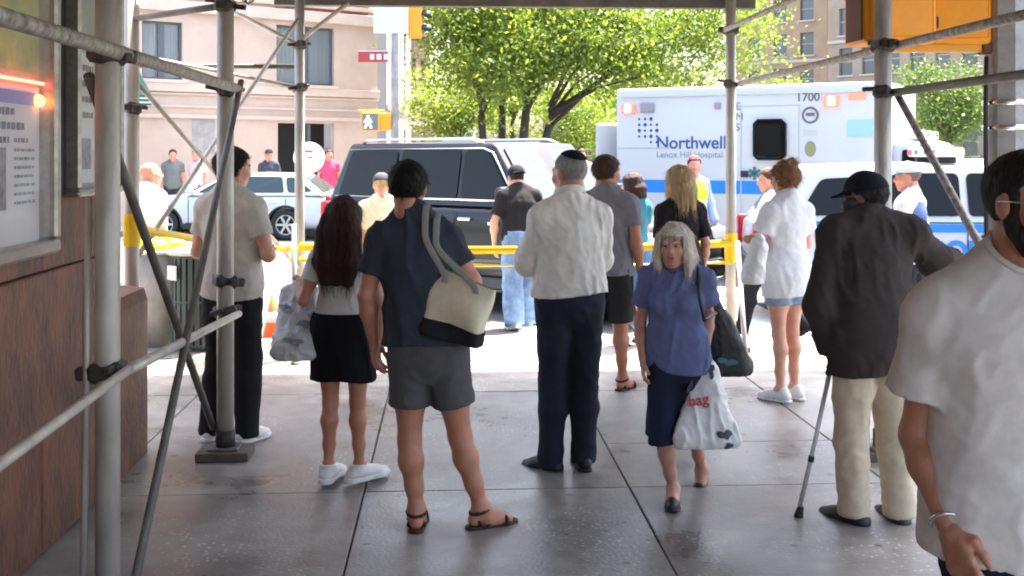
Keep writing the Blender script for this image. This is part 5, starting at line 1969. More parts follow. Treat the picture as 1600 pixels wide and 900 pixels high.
box('sign_edge', (0, 0, .135), (.72, .03, .02), _mats['sign_white'], rs)
z_ = ZP(190, 26.5)
ps_ = box('walk_signal', (-.56, -.05, z_), (.44, .28, .46), M_ORG, sp_, .03)
box('lens', (0, -.143, -.01), (.37, .006, .38), mat('lens_dark', (.16, .17, .18), .4), ps_)
MWK = mat('walk_white', (.95, .97, 1), .4, emit=.35)
wk = bmesh.new()
add_box(wk, (0, 0, .125), (.055, .006, .055), .01); add_box(wk, (0, 0, .035), (.07, .006, .11))
add_box(wk, (-.045, 0, -.085), (.04, .006, .15), 0, Matrix.Rotation(.45, 3, 'Y')); add_box(wk, (.05, 0, -.085), (.04, .006, .15), 0, Matrix.Rotation(-.45, 3, 'Y'))
add_box(wk, (-.06, 0, .03), (.03, .006, .10), 0, Matrix.Rotation(.6, 3, 'Y')); add_box(wk, (.06, 0, .03), (.03, .006, .10), 0, Matrix.Rotation(-.6, 3, 'Y'))
link('walking_figure', bm_mesh('walking_figure', wk), MWK, ps_, loc=(-.05, -.149, -.01))
box('signal_back', (.30, .06, 0), (.30, .30, .42), M_ORG, ps_, .03)
box('bracket', (.0, .02, .26), (.62, .08, .04), M_ORG, ps_, .01)
z_ = ZP(24, 26.5)
tl = box('traffic_light', (.48, .12, z_), (.33, .30, 1.05), M_YEL, sp_, .04)
for k, c in enumerate(((.35, .02, .02), (.35, .22, .02), (.02, .25, .10))):
    bm = bmesh.new()
    bmesh.ops.create_cone(bm, cap_ends=True, segments=16, radius1=.13, radius2=.13, depth=.03)
    ln = link('lens', bm_mesh('lens', bm), mat('tl_%d' % k, c, .3), tl, loc=(.17, 0, .33 - k * .33), rot=(0, PI / 2, 0))
    bm = bmesh.new()
    vs = []
    for q in range(9):
        a = PI * q / 8
        vs.append((bm.verts.new((.15, .15 * math.cos(a), .33 - k * .33 + .15 * math.sin(a))), bm.verts.new((.36, .14 * math.cos(a), .31 - k * .33 + .14 * math.sin(a)))))
    for a, b in zip(vs[:-1], vs[1:]):
        bm.faces.new((a[0], b[0], b[1], a[1]))
    link('visor', bm_mesh('visor', bm), M_TRIM, tl)
box('arm', (.24, .10, z_ + .3), (.5, .06, .06), M_GALV, sp_)

# near signal pole at the right kerb with two orange heads seen from behind
np_ = W(1572, 6.75)
sg = empty('signal_pole', np_, -YAW, 'thick grey signal pole by the kerb carrying orange walk signal housings', 'signal')
tube('pole', [(0, 0, 0), (0, 0, .5), (0, 0, 2.5), (0, 0, 6.0)], [.16, .135, .125, .11], mat('pole_grey', (.34, .33, .31), .6, .2, var=.35, scale=6, bump=.3, bscale=30), sg, 8, smooth=False)
tube('base_collar', [(0, 0, 0), (0, 0, .35), (0, 0, .42)], [.22, .21, .16], M_GALV, sg, 8, smooth=False)
for z in (2.05, 2.75, 1.9):
    tube('band', [(0, 0, z), (0, 0, z + .03)], .138, M_CHROME, sg, 16)


def head(nm, x, y, z, rz, w=.46):
    h_ = box(nm, (x, y, z), (w, .30, .50), M_ORG, sg, .035, seg=3, rot=(0, 0, rz))
    box('back_plate', (0, -.153, 0), (w * .86, .012, .42), M_ORG, h_, .01)
    box('hinge', (w * .5, -.10, .12), (.03, .06, .07), M_TRIM, h_, .004); box('hinge', (w * .5, -.10, -.12), (.03, .06, .07), M_TRIM, h_, .004)
    box('lens', (0, .155, 0), (w * .88, .008, .42), mat('lens_dark', (.1, .1, .1)), h_)
    return h_


h1 = head('signal_housing', -.70, 0, 2.66, .10, .46)
h2 = head('signal_housing', -.27, .10, 2.66, -.12, .36)
box('side_shade', (-.237, -.03, 0), (.010, .22, .46), mat('shade_rust_brown', (.13, .055, .035), .7), h1)  # shaded flank of the housing, its shade painted on as brown
box('sticker', (.02, -.161, .16), (.14, .003, .12), mat('sticker_purple', (.05, .04, .14), .5), h1)
box('sticker', (-.12, -.161, .19), (.06, .003, .10), mat('sticker_purple', (1, 1, 1)), h1)
box('bracket', (-.42, 0, 2.395), (.62, .07, .05), M_YEL, sg, .01)
box('bracket', (-.36, 0, 2.94), (.62, .07, .05), M_YEL, sg, .01)
box('bracket_end', (-.10, 0, 2.395), (.12, .10, .075), mat('shade_rust_brown', (1, 1, 1)), sg, .01)
tube('conduit', [(-.135, -.05, .4), (-.15, -.06, 2.0), (-.14, -.05, 2.34)], .014, M_TRIM, sg, 8)

# ------------------------------------------------------------------ people
def jp(px0, d0, yaw, H, z0=0.0):
    """joint finder: photo column/row and distance behind the person's own depth -> the person's own measure"""
    base = W(px0, d0, z0)
    s = H / 1.75
    def f(px, py, off=0.0):
        q = W(px, d0 + off, ZP(py, d0 + off)) - base
        q = Matrix.Rotation(-yaw, 3, 'Z') @ q
        return tuple(q / s)
    return f


R_ = math.radians
WHITE_SOLE = srgb(225, 224, 220)
PEOPLE = {}

# man behind the left leg pipe
PEOPLE['grey'] = person('man in a grey beige T-shirt and black trousers standing behind the left pipe leg', W(362, 6.9), R_(-28), 1.79,
    pose=dict(elR=(.27, .0, 1.12), wrR=(.05, .19, 1.16), elL=(-.26, .0, 1.12), wrL=(-.04, .22, 1.12), anR=(.13, -.02, .085), anL=(-.10, -.06, .085)),
    skin='light', head=(-22, -6), res=.011, palm=((0, 0, 1), (0, 0, 1)),
    top=dict(name='tee_grey_beige', col=srgb(196, 188, 176), hem=.86, loose=.024, flare=1.02), bottom=dict(kind='trousers', name='trousers_black', col=srgb(34, 33, 34), loose=.018, knee_w=.086, ankle_w=.07),
    shoes=dict(kind='sneaker', name='sneaker_white', col=srgb(222, 220, 214), sole_h=.03, sole_name='sole_white', sole=WHITE_SOLE), hair=dict(col=srgb(24, 18, 15), puff=.018, nape=-.055))
# girl with long hair
PEOPLE['girl'] = person('long haired woman in pale top and short black skirt with platform sneakers', W(537, 5.98), R_(-6), 1.51, fem=True,
    pose=dict(elL=(-.235, -.06, 1.14), wrL=(-.30, .13, 1.22), elR=(.225, -.03, 1.13), wrR=(.215, .05, .89), knR=(.085, .015, .5), knL=(-.085, .015, .5), anR=(.10, -.01, .105), anL=(-.09, -.02, .105)),
    skin='tan', head=(-10, -4), res=.010, feet=(42, -4), curl=(.5, 1.4),
    top=dict(name='top_pale_grey', col=srgb(202, 198, 190), hem=.98, loose=.012, sleeve=.55, fold=.009), bottom=dict(kind='skirt', name='skirt_black', col=srgb(20, 20, 24), hem=.645, w=.205, waist=1.06, loose=.026),
    shoes=dict(kind='sneaker', name='sneaker_white', col=srgb(222, 220, 214), sole_h=.055, big=1.2, collar=.012, sole_name='sole_white', sole=WHITE_SOLE), hair=dict(kind='long', col=srgb(62, 36, 24), len=.34, puff=.030, amp=.016, fr=40, back=.0, w=.1), head_s=1.05)
# navy man
f = jp(668, 5.25, R_(-6), 1.77)
PEOPLE['navy'] = person('man in navy T-shirt, grey shorts and strappy sandals with a tote on his shoulder', W(668, 5.25), R_(-6), 1.77,
    pose=dict(pel=f(668, 540), ches=f(653, 415), nk=f(646, 345), hd=f(638, 294, .02), shL=f(594, 373), shR=f(701, 373), elL=f(573, 462, .0), wrL=f(584, 535, .06), elR=f(738, 440, -.02), wrR=f(712, 432, .26),
              hpL=f(642, 560), hpR=f(697, 560), knL=f(640, 688, .02), anL=f(651, 797), knR=f(719, 682, .02), anR=f(752, 795, .02)),
    skin='tan', head=(-4, -2), res=.010, feet=(62, 4), curl=(1.3, .5), palm=((0, 0, 1), None),
    top=dict(name='tee_navy', col=srgb(56, 61, 72), hem=.86, loose=.022, sleeve=.62, fold=.016), bottom=dict(kind='shorts', name='shorts_grey', col=srgb(86, 84, 84), hem=.575, knee_w=.088, loose=.016),
    shoes=dict(kind='sandal', name='sandal_brown', col=srgb(52, 32, 26)), hair=dict(col=srgb(16, 13, 12), puff=.011, nape=-.08, sl=.035))
# old man, white shirt, dark trousers
f = jp(890, 6.25, R_(14), 1.77)
PEOPLE['shirt'] = person('grey haired man in white dress shirt, navy trousers and skullcap with folded arms', W(890, 6.25), R_(14), 1.77,
    pose=dict(elL=(-.215, .10, 1.14), wrL=(.0, .28, 1.17), elR=(.215, .07, 1.14), wrR=(-.02, .30, 1.13), shL=(-.168, -.01, 1.395), shR=(.168, -.01, 1.395), nk=(.0, .0, 1.47), hd=(.01, .035, 1.625), anL=f(860, 716), anR=f(912, 708), knL=f(865, 610, .01), knR=f(912, 610, .02)),
    skin='old', head=(22, -6), res=.010, fat=1.02, feet=(12, 38), palm=((0, 0, 1), (0, 0, 1)),
    top=dict(name='shirt_white', col=srgb(226, 220, 208), hem=.965, loose=.024, sleeve=1.95, sleeve_w=.018, collar=True, fold=.016, ffx=18, ffz=5.0), bottom=dict(kind='trousers', name='trousers_navy', col=srgb(40, 43, 54), loose=.012, knee_w=.074, ankle_w=.066, waist=1.0, belt=True),
    shoes=dict(kind='shoe', name='shoe_black', col=srgb(24, 23, 24), sole_h=.02), hair=dict(col=srgb(150, 144, 138), puff=.006, amp=.008, nape=-.06), hat=dict(kind='kippah', name='kippah', col=srgb(34, 34, 38)))
# man behind him
f = jp(948, 8.28, R_(-20), 1.74)
PEOPLE['dkshorts'] = person('brown haired man in grey T-shirt, dark shorts and sandals behind the white shirt', W(948, 8.28), R_(-20), 1.74,
    pose=dict(anR=(.10, .10, .085), anL=(-.14, -.10, .085)), skin='tan', head=(-35, -4), res=.013, feet=(20, 5),
    top=dict(name='tee_slate', col=srgb(128, 124, 128), hem=.86, loose=.02), bottom=dict(kind='shorts', name='shorts_dark', col=srgb(48, 46, 46), hem=.52, knee_w=.09),
    shoes=dict(kind='sandal', name='sandal_dark', col=srgb(40, 32, 28)), hair=dict(col=srgb(74, 48, 34), puff=.018))
PEOPLE['teal'] = person('woman in a teal blue dress with short dark hair near the kerb', W(988, 10.35), R_(25), 1.58, fem=True, skin='light', head=(35, -10), res=.016,
    pose=dict(elR=(.2, .06, 1.14), wrR=(.08, .24, 1.2), elL=(-.2, .06, 1.14), wrL=(-.05, .26, 1.2)),
    top=dict(name='dress_teal', col=srgb(62, 128, 150), hem=.95, loose=.016, part='dress_top'), bottom=dict(kind='skirt', name='dress_blue', col=srgb(70, 116, 168), hem=.50, w=.20, waist=1.05, loose=.012),
    shoes=dict(kind='sandal', name='sandal_dark', col=srgb(40, 32, 28)), hair=dict(kind='bob', col=srgb(60, 40, 36), len=.12, puff=.016))
PEOPLE['blonde'] = person('blonde woman in a black top seen above the white haired woman', W(1062, 8.6), R_(18), 1.66, fem=True, skin='light', head=(12, -4), res=.012,
    top=dict(name='top_black', col=srgb(34, 32, 34), hem=.88, loose=.02, sleeve=.8), bottom=dict(kind='trousers', name='trousers_charcoal', col=srgb(40, 40, 44)),
    shoes=dict(kind='sneaker', name='sneaker_grey', col=srgb(120, 118, 115), sole=WHITE_SOLE), hair=dict(kind='bob', col=srgb(196, 168, 122), len=.24, puff=.024, amp=.02))
PEOPLE['medic'] = person('medic in yellow green vest and blue sleeves with purple gloves by the ambulance', W(1084, 15.2, ROAD), R_(205), 1.86, skin='pink', head=(-30, -4), res=.016,
    pose=dict(elL=(-.27, -.03, 1.13), wrL=(-.30, .06, .89), elR=(.27, .02, 1.13), wrR=(.24, .12, .92)),
    top=dict(name='uniform_shirt', col=srgb(150, 166, 214), hem=.90, loose=.012, sleeve=1.95), bottom=dict(kind='trousers', name='trousers_charcoal', col=srgb(40, 40, 44)),
    shoes=dict(kind='shoe', name='shoe_black', col=srgb(24, 23, 24)), hair=dict(col=srgb(110, 50, 40), puff=.012))


def garment(info, name, prims, cuts, material, h=.014, disp=None, k=.04, subs=()):
    V, F = solid(prims, h, k, cuts=cuts, disp=disp, subs=subs)
    return link(name, np_mesh(name, V, F), material, info['root'])


def torso_prims(J, off, fat=1.0):
    pel, ch, nk = J['pel'], J['ches'], J['nk']
    mid = pel * .52 + ch * .48
    return [(pel, mid, .15 * fat + off, .135 * fat + off, 1, .76), (mid, ch + V3(0, 0, .02), .135 * fat + off, .158 * fat + off, 1, .74), (ch + V3(0, 0, .02), ch * .35 + nk * .65, .158 * fat + off, .11 + off, 1, .76)]


J = PEOPLE['medic']['J']
vest = garment(PEOPLE['medic'], 'vest', torso_prims(J, .030), [lambda X, Y, Z: .93 - Z, lambda X, Y, Z: Z - 1.45], mat('hivis', srgb(196, 232, 40), .7))
for z in (1.02, 1.16):
    V, F = solid(torso_prims(J, .036), .014, .04, cuts=[lambda X, Y, Z: np.abs(Z - z) - .024])
    link('reflective_band', np_mesh('reflective_band', V, F), mat('reflective', (.6, .62, .62), .4), vest)
for sd in 'LR':
    wr, el = J['wr' + sd], J['el' + sd]
    dr = (wr - el) / np.linalg.norm(wr - el)
    garment(PEOPLE['medic'], 'glove', [(wr, wr + dr * .09, .036, .05), (wr + dr * .09, wr + dr * .18, .048, .03)], [], mat('glove_purple', srgb(140, 110, 205), .5), .012)

# white haired woman walking towards the camera
yw = R_(158)
f = jp(1058, 5.72, yw, 1.43)
PEOPLE['lady'] = person('white haired elderly woman in blue blouse and navy skirt walking towards the camera', W(1058, 5.72), yw, 1.43, fem=True, fat=1.0, skin='old', head=(-2, 2), res=.010, head_s=1.10,
    pose=dict(pel=(0, 0, .93), ches=(0, .03, 1.25), nk=(0, .055, 1.44), hd=(0, .10, 1.575), shR=(.165, .03, 1.385), shL=(-.165, .03, 1.385), elR=(.235, .0, 1.08), wrR=f(1004, 565, -.02), elL=f(1107, 492, .06), wrL=f(1103, 548, .0),
              anR=f(1052, 764, -.10), knR=f(1037, 690, -.14), anL=f(1096, 734, .24), knL=f(1082, 668, .02)),
    curl=(.5, 1.7), feet=(-4, 4), foot_pitch=(0, -32),
    top=dict(name='blouse_blue', col=srgb(100, 108, 146), hem=.80, loose=.026, sleeve=.62, sleeve_w=.032, flare=1.06, hemx=1.06, fold=.016, neck=.07), bottom=dict(kind='skirt', name='skirt_navy', col=srgb(34, 38, 58), hem=.385, w=.205, waist=.98, loose=-.012),
    shoes=dict(kind='flat', name='shoe_black', col=srgb(24, 23, 24), sole_h=.018), hair=dict(kind='bob', col=srgb(226, 214, 196), len=.12, puff=.024, amp=.018, fr=38, front=.066, sl=.05))
for sd, g in (('R', 1), ('L', -1)):
    T, R, c = PEOPLE['lady']['feet'][sd]
    V, F = solid([(V3(-.04, .03, -.045), V3(0, .035, -.022), .007, .007), (V3(0, .035, -.022), V3(.04, .03, -.045), .007, .007)], .005, .004)
    link('shoe_strap', np_mesh('shoe_strap', V @ R.T + c, F), mat('shoe_black', (1, 1, 1)), PEOPLE['lady']['root'])

# girl in white T-shirt and denim shorts
PEOPLE['denim'] = person('woman with piled up hair in oversized white T-shirt and denim shorts', W(1228, 8.0), R_(24), 1.69, fem=True, skin='light', head=(6, -6), res=.012,
    pose=dict(elL=(-.24, .04, 1.13), wrL=(-.04, .24, 1.13), elR=(.24, .05, 1.14), wrR=(.0, .27, 1.16), hpR=(.08, 0, .92), hpL=(-.08, 0, .92), knR=(.07, .015, .5), knL=(-.07, .0, .5), anR=(.075, -.01, .085), anL=(-.075, -.03, .085)),
    feet=(-10, 20), palm=((0, 0, 1), (0, 0, 1)),
    top=dict(name='tee_white', col=srgb(226, 226, 228), hem=.775, loose=.026, sleeve=.58, sleeve_w=.030, hemx=1.04, fold=.014), bottom=dict(kind='shorts', name='shorts_denim', col=srgb(146, 164, 186), hem=.71, knee_w=.085, loose=.012, var=.35),
    shoes=dict(kind='sneaker', name='sneaker_white', col=srgb(222, 220, 214), sole_name='sole_white', sole=WHITE_SOLE), hair=dict(kind='bun', col=srgb(136, 98, 62), puff=.022, amp=.024, fr=34))
PEOPLE['behind'] = person('person in white top and dark trousers walking past behind the woman in denim shorts', W(1203, 11.4, ROAD), R_(75), 1.74, skin='light', head=(0, -8), res=.016,
    pose=dict(knL=(-.1, .20, .52), anL=(-.1, .28, .10), knR=(.1, -.06, .49), anR=(.1, -.34, .14)), foot_pitch=(-30, 10),
    top=dict(name='top_white_plain', col=srgb(232, 228, 220), hem=.86, loose=.022, sleeve=1.9), bottom=dict(kind='trousers', name='trousers_charcoal', col=srgb(40, 40, 44)),
    shoes=dict(kind='shoe', name='shoe_black', col=srgb(24, 23, 24)), hair=dict(col=srgb(90, 66, 50), puff=.012))
# cane user
f = jp(1362, 5.35, R_(6), 1.71)
PEOPLE['cane'] = person('man in dark jacket, black cap and khaki trousers leaning on a metal cane', W(1362, 5.35), R_(6), 1.71, skin='dark', head=(42, -8), res=.010, fat=1.06, mask=srgb(60, 62, 70),
    pose=dict(nk=(-.01, .03, 1.46), hd=f(1352, 312, .06), ches=(.0, .02, 1.27), shL=f(1303, 362), shR=f(1425, 362), elL=f(1280, 478, -.02), wrL=f(1297, 552, .05), elR=f(1462, 408, .08), wrR=f(1494, 408, .24), anL=f(1334, 797), anR=f(1403, 797, .03), knL=f(1330, 690), knR=f(1398, 690, .02)),
    feet=(6, 24), curl=(1.5, 1.5), palm=((0, 0, 1), None),
    top=dict(name='jacket_dark', col=srgb(64, 56, 54), hem=.735, loose=.034, sleeve=1.93, sleeve_w=.030, collar=True, fold=.014, part='jacket', flare=1.0), bottom=dict(kind='trousers', name='trousers_khaki', col=srgb(206, 190, 164), loose=.012, knee_w=.078, ankle_w=.074, fold=.014, cuff=-.025),
    shoes=dict(kind='shoe', name='shoe_dark', col=srgb(34, 33, 34), sole_h=.028, big=1.14), hair=dict(col=srgb(30, 28, 28), puff=.008, nape=-.05), hat=dict(kind='cap', name='cap_black', col=srgb(30, 31, 38)))
PEOPLE['whitecap'] = person('man in white cap and blue vest over white sleeves beside the police car', W(1420, 10.2, ROAD), R_(48), 1.80, skin='pink', head=(25, -4), res=.016,
    top=dict(name='shirt_plain_white', col=srgb(230, 230, 232), hem=.88, loose=.02, sleeve=1.0), bottom=dict(kind='trousers', name='trousers_charcoal', col=srgb(40, 40, 44)), shoes=dict(kind='shoe', name='shoe_black', col=srgb(24, 23, 24)),
    hair=dict(col=srgb(130, 110, 96), puff=.006), hat=dict(kind='cap', name='cap_white', col=srgb(224, 230, 226), brim=srgb(70, 110, 110)))
garment(PEOPLE['whitecap'], 'vest', torso_prims(PEOPLE['whitecap']['J'], .034), [lambda X, Y, Z: .95 - Z, lambda X, Y, Z: Z - 1.43], cloth_mat('vest_blue', srgb(92, 112, 160)))
# man with cap and jeans beyond the tape
PEOPLE['jeans'] = person('man in black T-shirt, loose blue jeans and backwards cap walking beyond the tape', W(815, 12.2, ROAD), R_(16), 1.80, skin='light', head=(0, -14), res=.014,
    pose=dict(ches=(0, .06, 1.26), nk=(0, .12, 1.44), hd=(0, .18, 1.575), shR=(.178, .08, 1.385), shL=(-.178, .08, 1.385), elL=(-.29, .05, 1.11), wrL=(-.27, .10, .88), elR=(.29, .08, 1.12), wrR=(.28, .30, 1.06),
              knL=(-.11, -.02, .5), anL=(-.14, -.16, .10), knR=(.11, .10, .51), anR=(.12, .10, .085)), foot_pitch=(0, -18),
    top=dict(name='tee_black', col=srgb(38, 36, 38), hem=.84, loose=.026, sleeve=.75), bottom=dict(kind='trousers', name='jeans_blue', col=srgb(120, 146, 178), loose=.03, knee_w=.105, ankle_w=.105, var=.4, vs=9, fold=.016),
    shoes=dict(kind='sneaker', name='sneaker_white', col=srgb(222, 220, 214), sole_name='sole_white', sole=WHITE_SOLE), hair=dict(col=srgb(34, 26, 22), puff=.006), hat=dict(kind='cap', name='cap_black', col=srgb(30, 31, 38), dir=-1))
PEOPLE['cream'] = person('man in cream shirt and dark cap beyond the tape beside the black vehicle', W(596, 11.4, ROAD), R_(8), 1.68, skin='light', head=(0, -10), res=.014,
    top=dict(name='shirt_cream', col=srgb(228, 212, 184), hem=.86, loose=.026, sleeve=.8), bottom=dict(kind='trousers', name='trousers_charcoal', col=srgb(40, 40, 44)), shoes=dict(kind='shoe', name='shoe_black', col=srgb(24, 23, 24)),
    hair=dict(col=srgb(190, 160, 110), puff=.006), hat=dict(kind='cap', name='cap_slate', col=srgb(70, 72, 80), dir=1))
PEOPLE['pinkhead'] = person('bald man in a white shirt standing past the building corner by the tape', W(234, 10.6), R_(-40), 1.68, skin='pink', head=(-20, 0), res=.016,
    top=dict(name='shirt_plain_white', col=srgb(230, 230, 232), hem=.80, loose=.03, sleeve=1.0), bottom=dict(kind='trousers', name='trousers_stone', col=srgb(190, 180, 165)), shoes=dict(kind='shoe', name='shoe_black', col=srgb(24, 23, 24)))
for lab, px, d, yw, top_, cap_, bot in (
        ('person in dark uniform and cap on the far pavement by the dark doorway', 420, 27.2, 170, srgb(70, 72, 84), srgb(40, 42, 52), srgb(44, 44, 52)),
        ('person in bright pink top on the far pavement beside the dark doorway', 514, 27.6, 200, srgb(206, 78, 110), None, srgb(60, 60, 80)),
        ('person in pale pink top on the far pavement left of the white car roof', 308, 27.0, 150, srgb(226, 186, 186), None, srgb(120, 120, 130)),
        ('person in grey top on the far pavement near the green awning', 270, 27.0, 190, srgb(110, 112, 108), None, srgb(60, 60, 66)),
        ('person in white top far behind the black vehicle bonnet', 909, 24.0, 180, srgb(226, 220, 216), None, srgb(80, 80, 90))):
    person(lab, W(px, d), R_(yw), 1.86, skin='pink', res=.020, top=dict(name='far_top_%d' % px, col=top_, hem=.86), bottom=dict(kind='trousers', name='far_trousers_%d' % px, col=bot),
           shoes=dict(kind='shoe', name='shoe_black', col=srgb(24, 23, 24)), hair=None if cap_ else dict(col=srgb(70, 48, 38), puff=.014), hat=dict(kind='cap', name='far_cap', col=cap_) if cap_ else None, group='people on the far pavement', face=False)

# man in white T-shirt passing close by at the right
yw = R_(184)
f = jp(1592, 2.6, yw, 1.755)
PEOPLE['near'] = person('bearded man in white T-shirt with a bracelet passing close to the camera', W(1592, 2.6), yw, 1.755, skin='olive', head=(16, -2), res=.008, fat=1.02, beard=srgb(34, 26, 24),
    pose=dict(shR=f(1466, 492, .02), elR=f(1434, 680, .05), wrR=f(1482, 822, -.08), hd=(0, .05, 1.635), nk=(0, .0, 1.475), knR=(.1, .12, .5), anR=(.1, .16, .085), knL=(-.1, .0, .5), anL=(-.1, -.2, .12)), foot_pitch=(0, -20),
    curl=(.55, .5),
    top=dict(name='tee_offwhite', col=srgb(214, 208, 200), hem=.845, loose=.040, sleeve=.66, sleeve_w=.036, fold=.010, flare=1.05, neck=.078, ffx=13), bottom=dict(kind='trousers', name='jeans_dark', col=srgb(34, 36, 44), loose=.02),
    shoes=dict(kind='sneaker', name='sneaker_white', col=srgb(222, 220, 214)), hair=dict(col=srgb(22, 18, 17), puff=.007, amp=.005, n=500, sl=.02))
nm = PEOPLE['near']
wr, el = nm['J']['wrR'], nm['J']['elR']
dr = (wr - el) / np.linalg.norm(wr - el)
Mb = align(dr, (0, 1, 0))
pts = [wr - dr * .015 + Mb @ V3(math.cos(t) * .036, math.sin(t) * .036, .004 * math.sin(t * 2)) for t in np.linspace(0, 2 * PI, 25)]
tube('bracelet', pts, .0055, mat('bracelet_silver', (.7, .69, .66), .25, .9), nm['root'], 8)
# sunglasses
for sx in (1, -1):
    V, F = solid([], .004, .004, ells=[((.032 * sx, .100, .010), (.027, .007, .020))], pad=.012)
    link('sunglass_lens', np_mesh('sunglass_lens', nm['to_head'](V), F), mat('sunglass_lens', (.01, .01, .012), .1), nm['root'])
    q = [nm['to_head'](np.array([p]))[0] for p in ((.060 * sx, .090, .014), (.082 * sx, .04, .014), (.088 * sx, -.012, .012))]
    tube('sunglass_arm', q, .003, M_CHROME, nm['root'], 6)

# ------------------------------------------------------------------ things people carry
# tote bag on the navy man's shoulder
tb = empty('tote_bag', W(716, 5.12, ZP(482, 5.12)), R_(-20), 'cream canvas tote bag with dark base and grey straps on the man in navy', 'bag')
tb.rotation_euler = (0, R_(16), R_(-24))
def bagshell(w0, w1, h, d, bulge, mat_, nm_, z0, z1, par, grow=0.0):
    n, m = 18, 10
    V, F = [], []
    for j in range(m + 1):
        t = z0 + (z1 - z0) * j / m
        z = (t - .5) * h
        wd = (w0 + (w1 - w0) * t) / 2 + grow
        dp = d / 2 * (1 - .75 * t ** 2) * (1 if t > .05 else .9) + grow
        for k in range(n * 2):
            a = 2 * PI * k / (n * 2)
            ca, sa = math.cos(a), math.sin(a)
            x = wd * math.copysign(abs(ca) ** .35, ca)
            y = dp * math.copysign(abs(sa) ** .5, sa) + bulge * .012 * math.sin(x * 22 + t * 5) + .01 * math.sin(t * 9 + x * 8)
            V.append((x, y, z + .008 * math.sin(x * 12 + t * 3)))
    q = n * 2
    for j in range(m):
        for k in range(q):
            F.append((j * q + k, j * q + (k + 1) % q, (j + 1) * q + (k + 1) % q, (j + 1) * q + k))
    F.append(tuple(range(q))[::-1])
    return link(nm_, poly_mesh(nm_, V, F, True), mat_, par)
M_CANV = cloth_mat('canvas_cream', srgb(216, 206, 178))
M_CANVD = cloth_mat('canvas_dark', srgb(40, 40, 44))
bagshell(.29, .30, .29, .15, 1, M_CANV, 'bag_body', .02, 1.0, tb)
bagshell(.29, .293, .29, .15, 1, M_CANVD, 'bag_base', .0, .26, tb, .004)
M_STRAP = cloth_mat('strap_grey', srgb(150, 148, 142))
Mi = (Matrix.Translation(tb.location) @ tb.rotation_euler.to_matrix().to_4x4()).inverted()
nv = PEOPLE['navy']
TV = nv['topV']


def on_back(x, z, side=-1):
    q = TV[(np.abs(TV[:, 0] - x) < .03) & (np.abs(TV[:, 2] - z) < .03)]
    y = (q[:, 1].min() - .010) if side < 0 else (q[:, 1].max() + .010)
    return pworld(nv, (x, y, z))


for x_, xs_h in ((-.085, -.095), (.075, -.045)):
    Mt = Matrix.Translation(tb.location) @ tb.rotation_euler.to_matrix().to_4x4()
    pts_w = [Mt @ Vector((x_, -.035, .10)), Mt @ Vector((x_, -.03, .135))]
    sx_, sz_ = nv['J']['shR'][0] + xs_h, nv['J']['shR'][2]
    q = TV[(np.abs(TV[:, 0] - sx_) < .02)]
    zt_ = q[:, 2].max()
    for dz in (.17, .11, .065, .035):
        pts_w.append(on_back(sx_, zt_ - dz))
    tp_ = q[q[:, 2].argmax()]
    pts_w.append(pworld(nv, (sx_, tp_[1], zt_ + .010)))
    for dz in (.035, .08, .15):
        pts_w.append(on_back(sx_, zt_ - dz, 1))
    # flat woven strap
    pl = [Mi @ p for p in pts_w]
    V, F = [], []
    for i, p in enumerate(pl):
        tdir = (pl[min(i + 1, len(pl) - 1)] - pl[max(i - 1, 0)]).normalized()
        side = Vector((1, .15, 0)); side = (side - tdir * side.dot(tdir)).normalized()
        nn = tdir.cross(side)
        for a, b in ((-.017, -.002), (.017, -.002), (.017, .003), (-.017, .003)):
            V.append(p + side * a + nn * b)
    for i in range(len(pl) - 1):
        for k in range(4):
            F.append((i * 4 + k, i * 4 + (k + 1) % 4, i * 4 + 4 + (k + 1) % 4, i * 4 + 4 + k))
    o = link('strap', poly_mesh('strap', V, F, True), M_STRAP, tb)
    ms = o.modifiers.new('s', 'SUBSURF'); ms.levels = 2; ms.render_levels = 2


def plastic_bag(label, top, bottom, w, d, material, seed, marks=(), handle_w=.05, yaw=0.0, name='shopping_bag', group=None, fold=.016, flat=.9, res=.008, top_w=.5, body=.7):
    """soft bag hanging from the point top down to bottom; own frame at the bottom centre"""
    top, bottom = Vector(top), Vector(bottom)
    h = top.z - bottom.z
    r = empty(name, bottom, yaw, label, 'bag', group)
    tx = (Matrix.Rotation(-yaw, 3, 'Z') @ (top - bottom))
    T = V3(*tx)
    pr = []
    wt = w * top_w
    hb = h * body
    c1, c2 = T * V3(body, body, 0), T
    for g in (-1, -.33, .33, 1):
        pr.append((V3(g * (w / 2 - .055), 0, .06), V3(g * max(wt / 2 - .035, .012), 0, hb) + c1, .058, .035, 1.0, flat))
    for g in (-1, 1):
        pr.append((V3(g * max(wt / 2 - .05, .014), 0, hb - .01) + c1, c2 + V3(g * .008, 0, 0), .022, .010, 1.0, .7))
    sd = seed * 1.7
    def dsp(X, Y, Z):
        a = vnoise(X * 16 + sd, Y * 16, Z * 9 + sd); b = vnoise(X * 34 + sd + Z * 12, Y * 34, Z * 26)
        return -fold * .9 * ((1 - np.abs(2 * a - 1)) ** 3 - .3) - fold * .45 * ((1 - np.abs(2 * b - 1)) ** 2 - .4)
    V, F = solid(pr, res, .05, disp=dsp, cuts=[lambda X, Y, Z: .012 - Z])
    body = link('bag_body', np_mesh('bag_body', V, F), material, r)
    return r, V


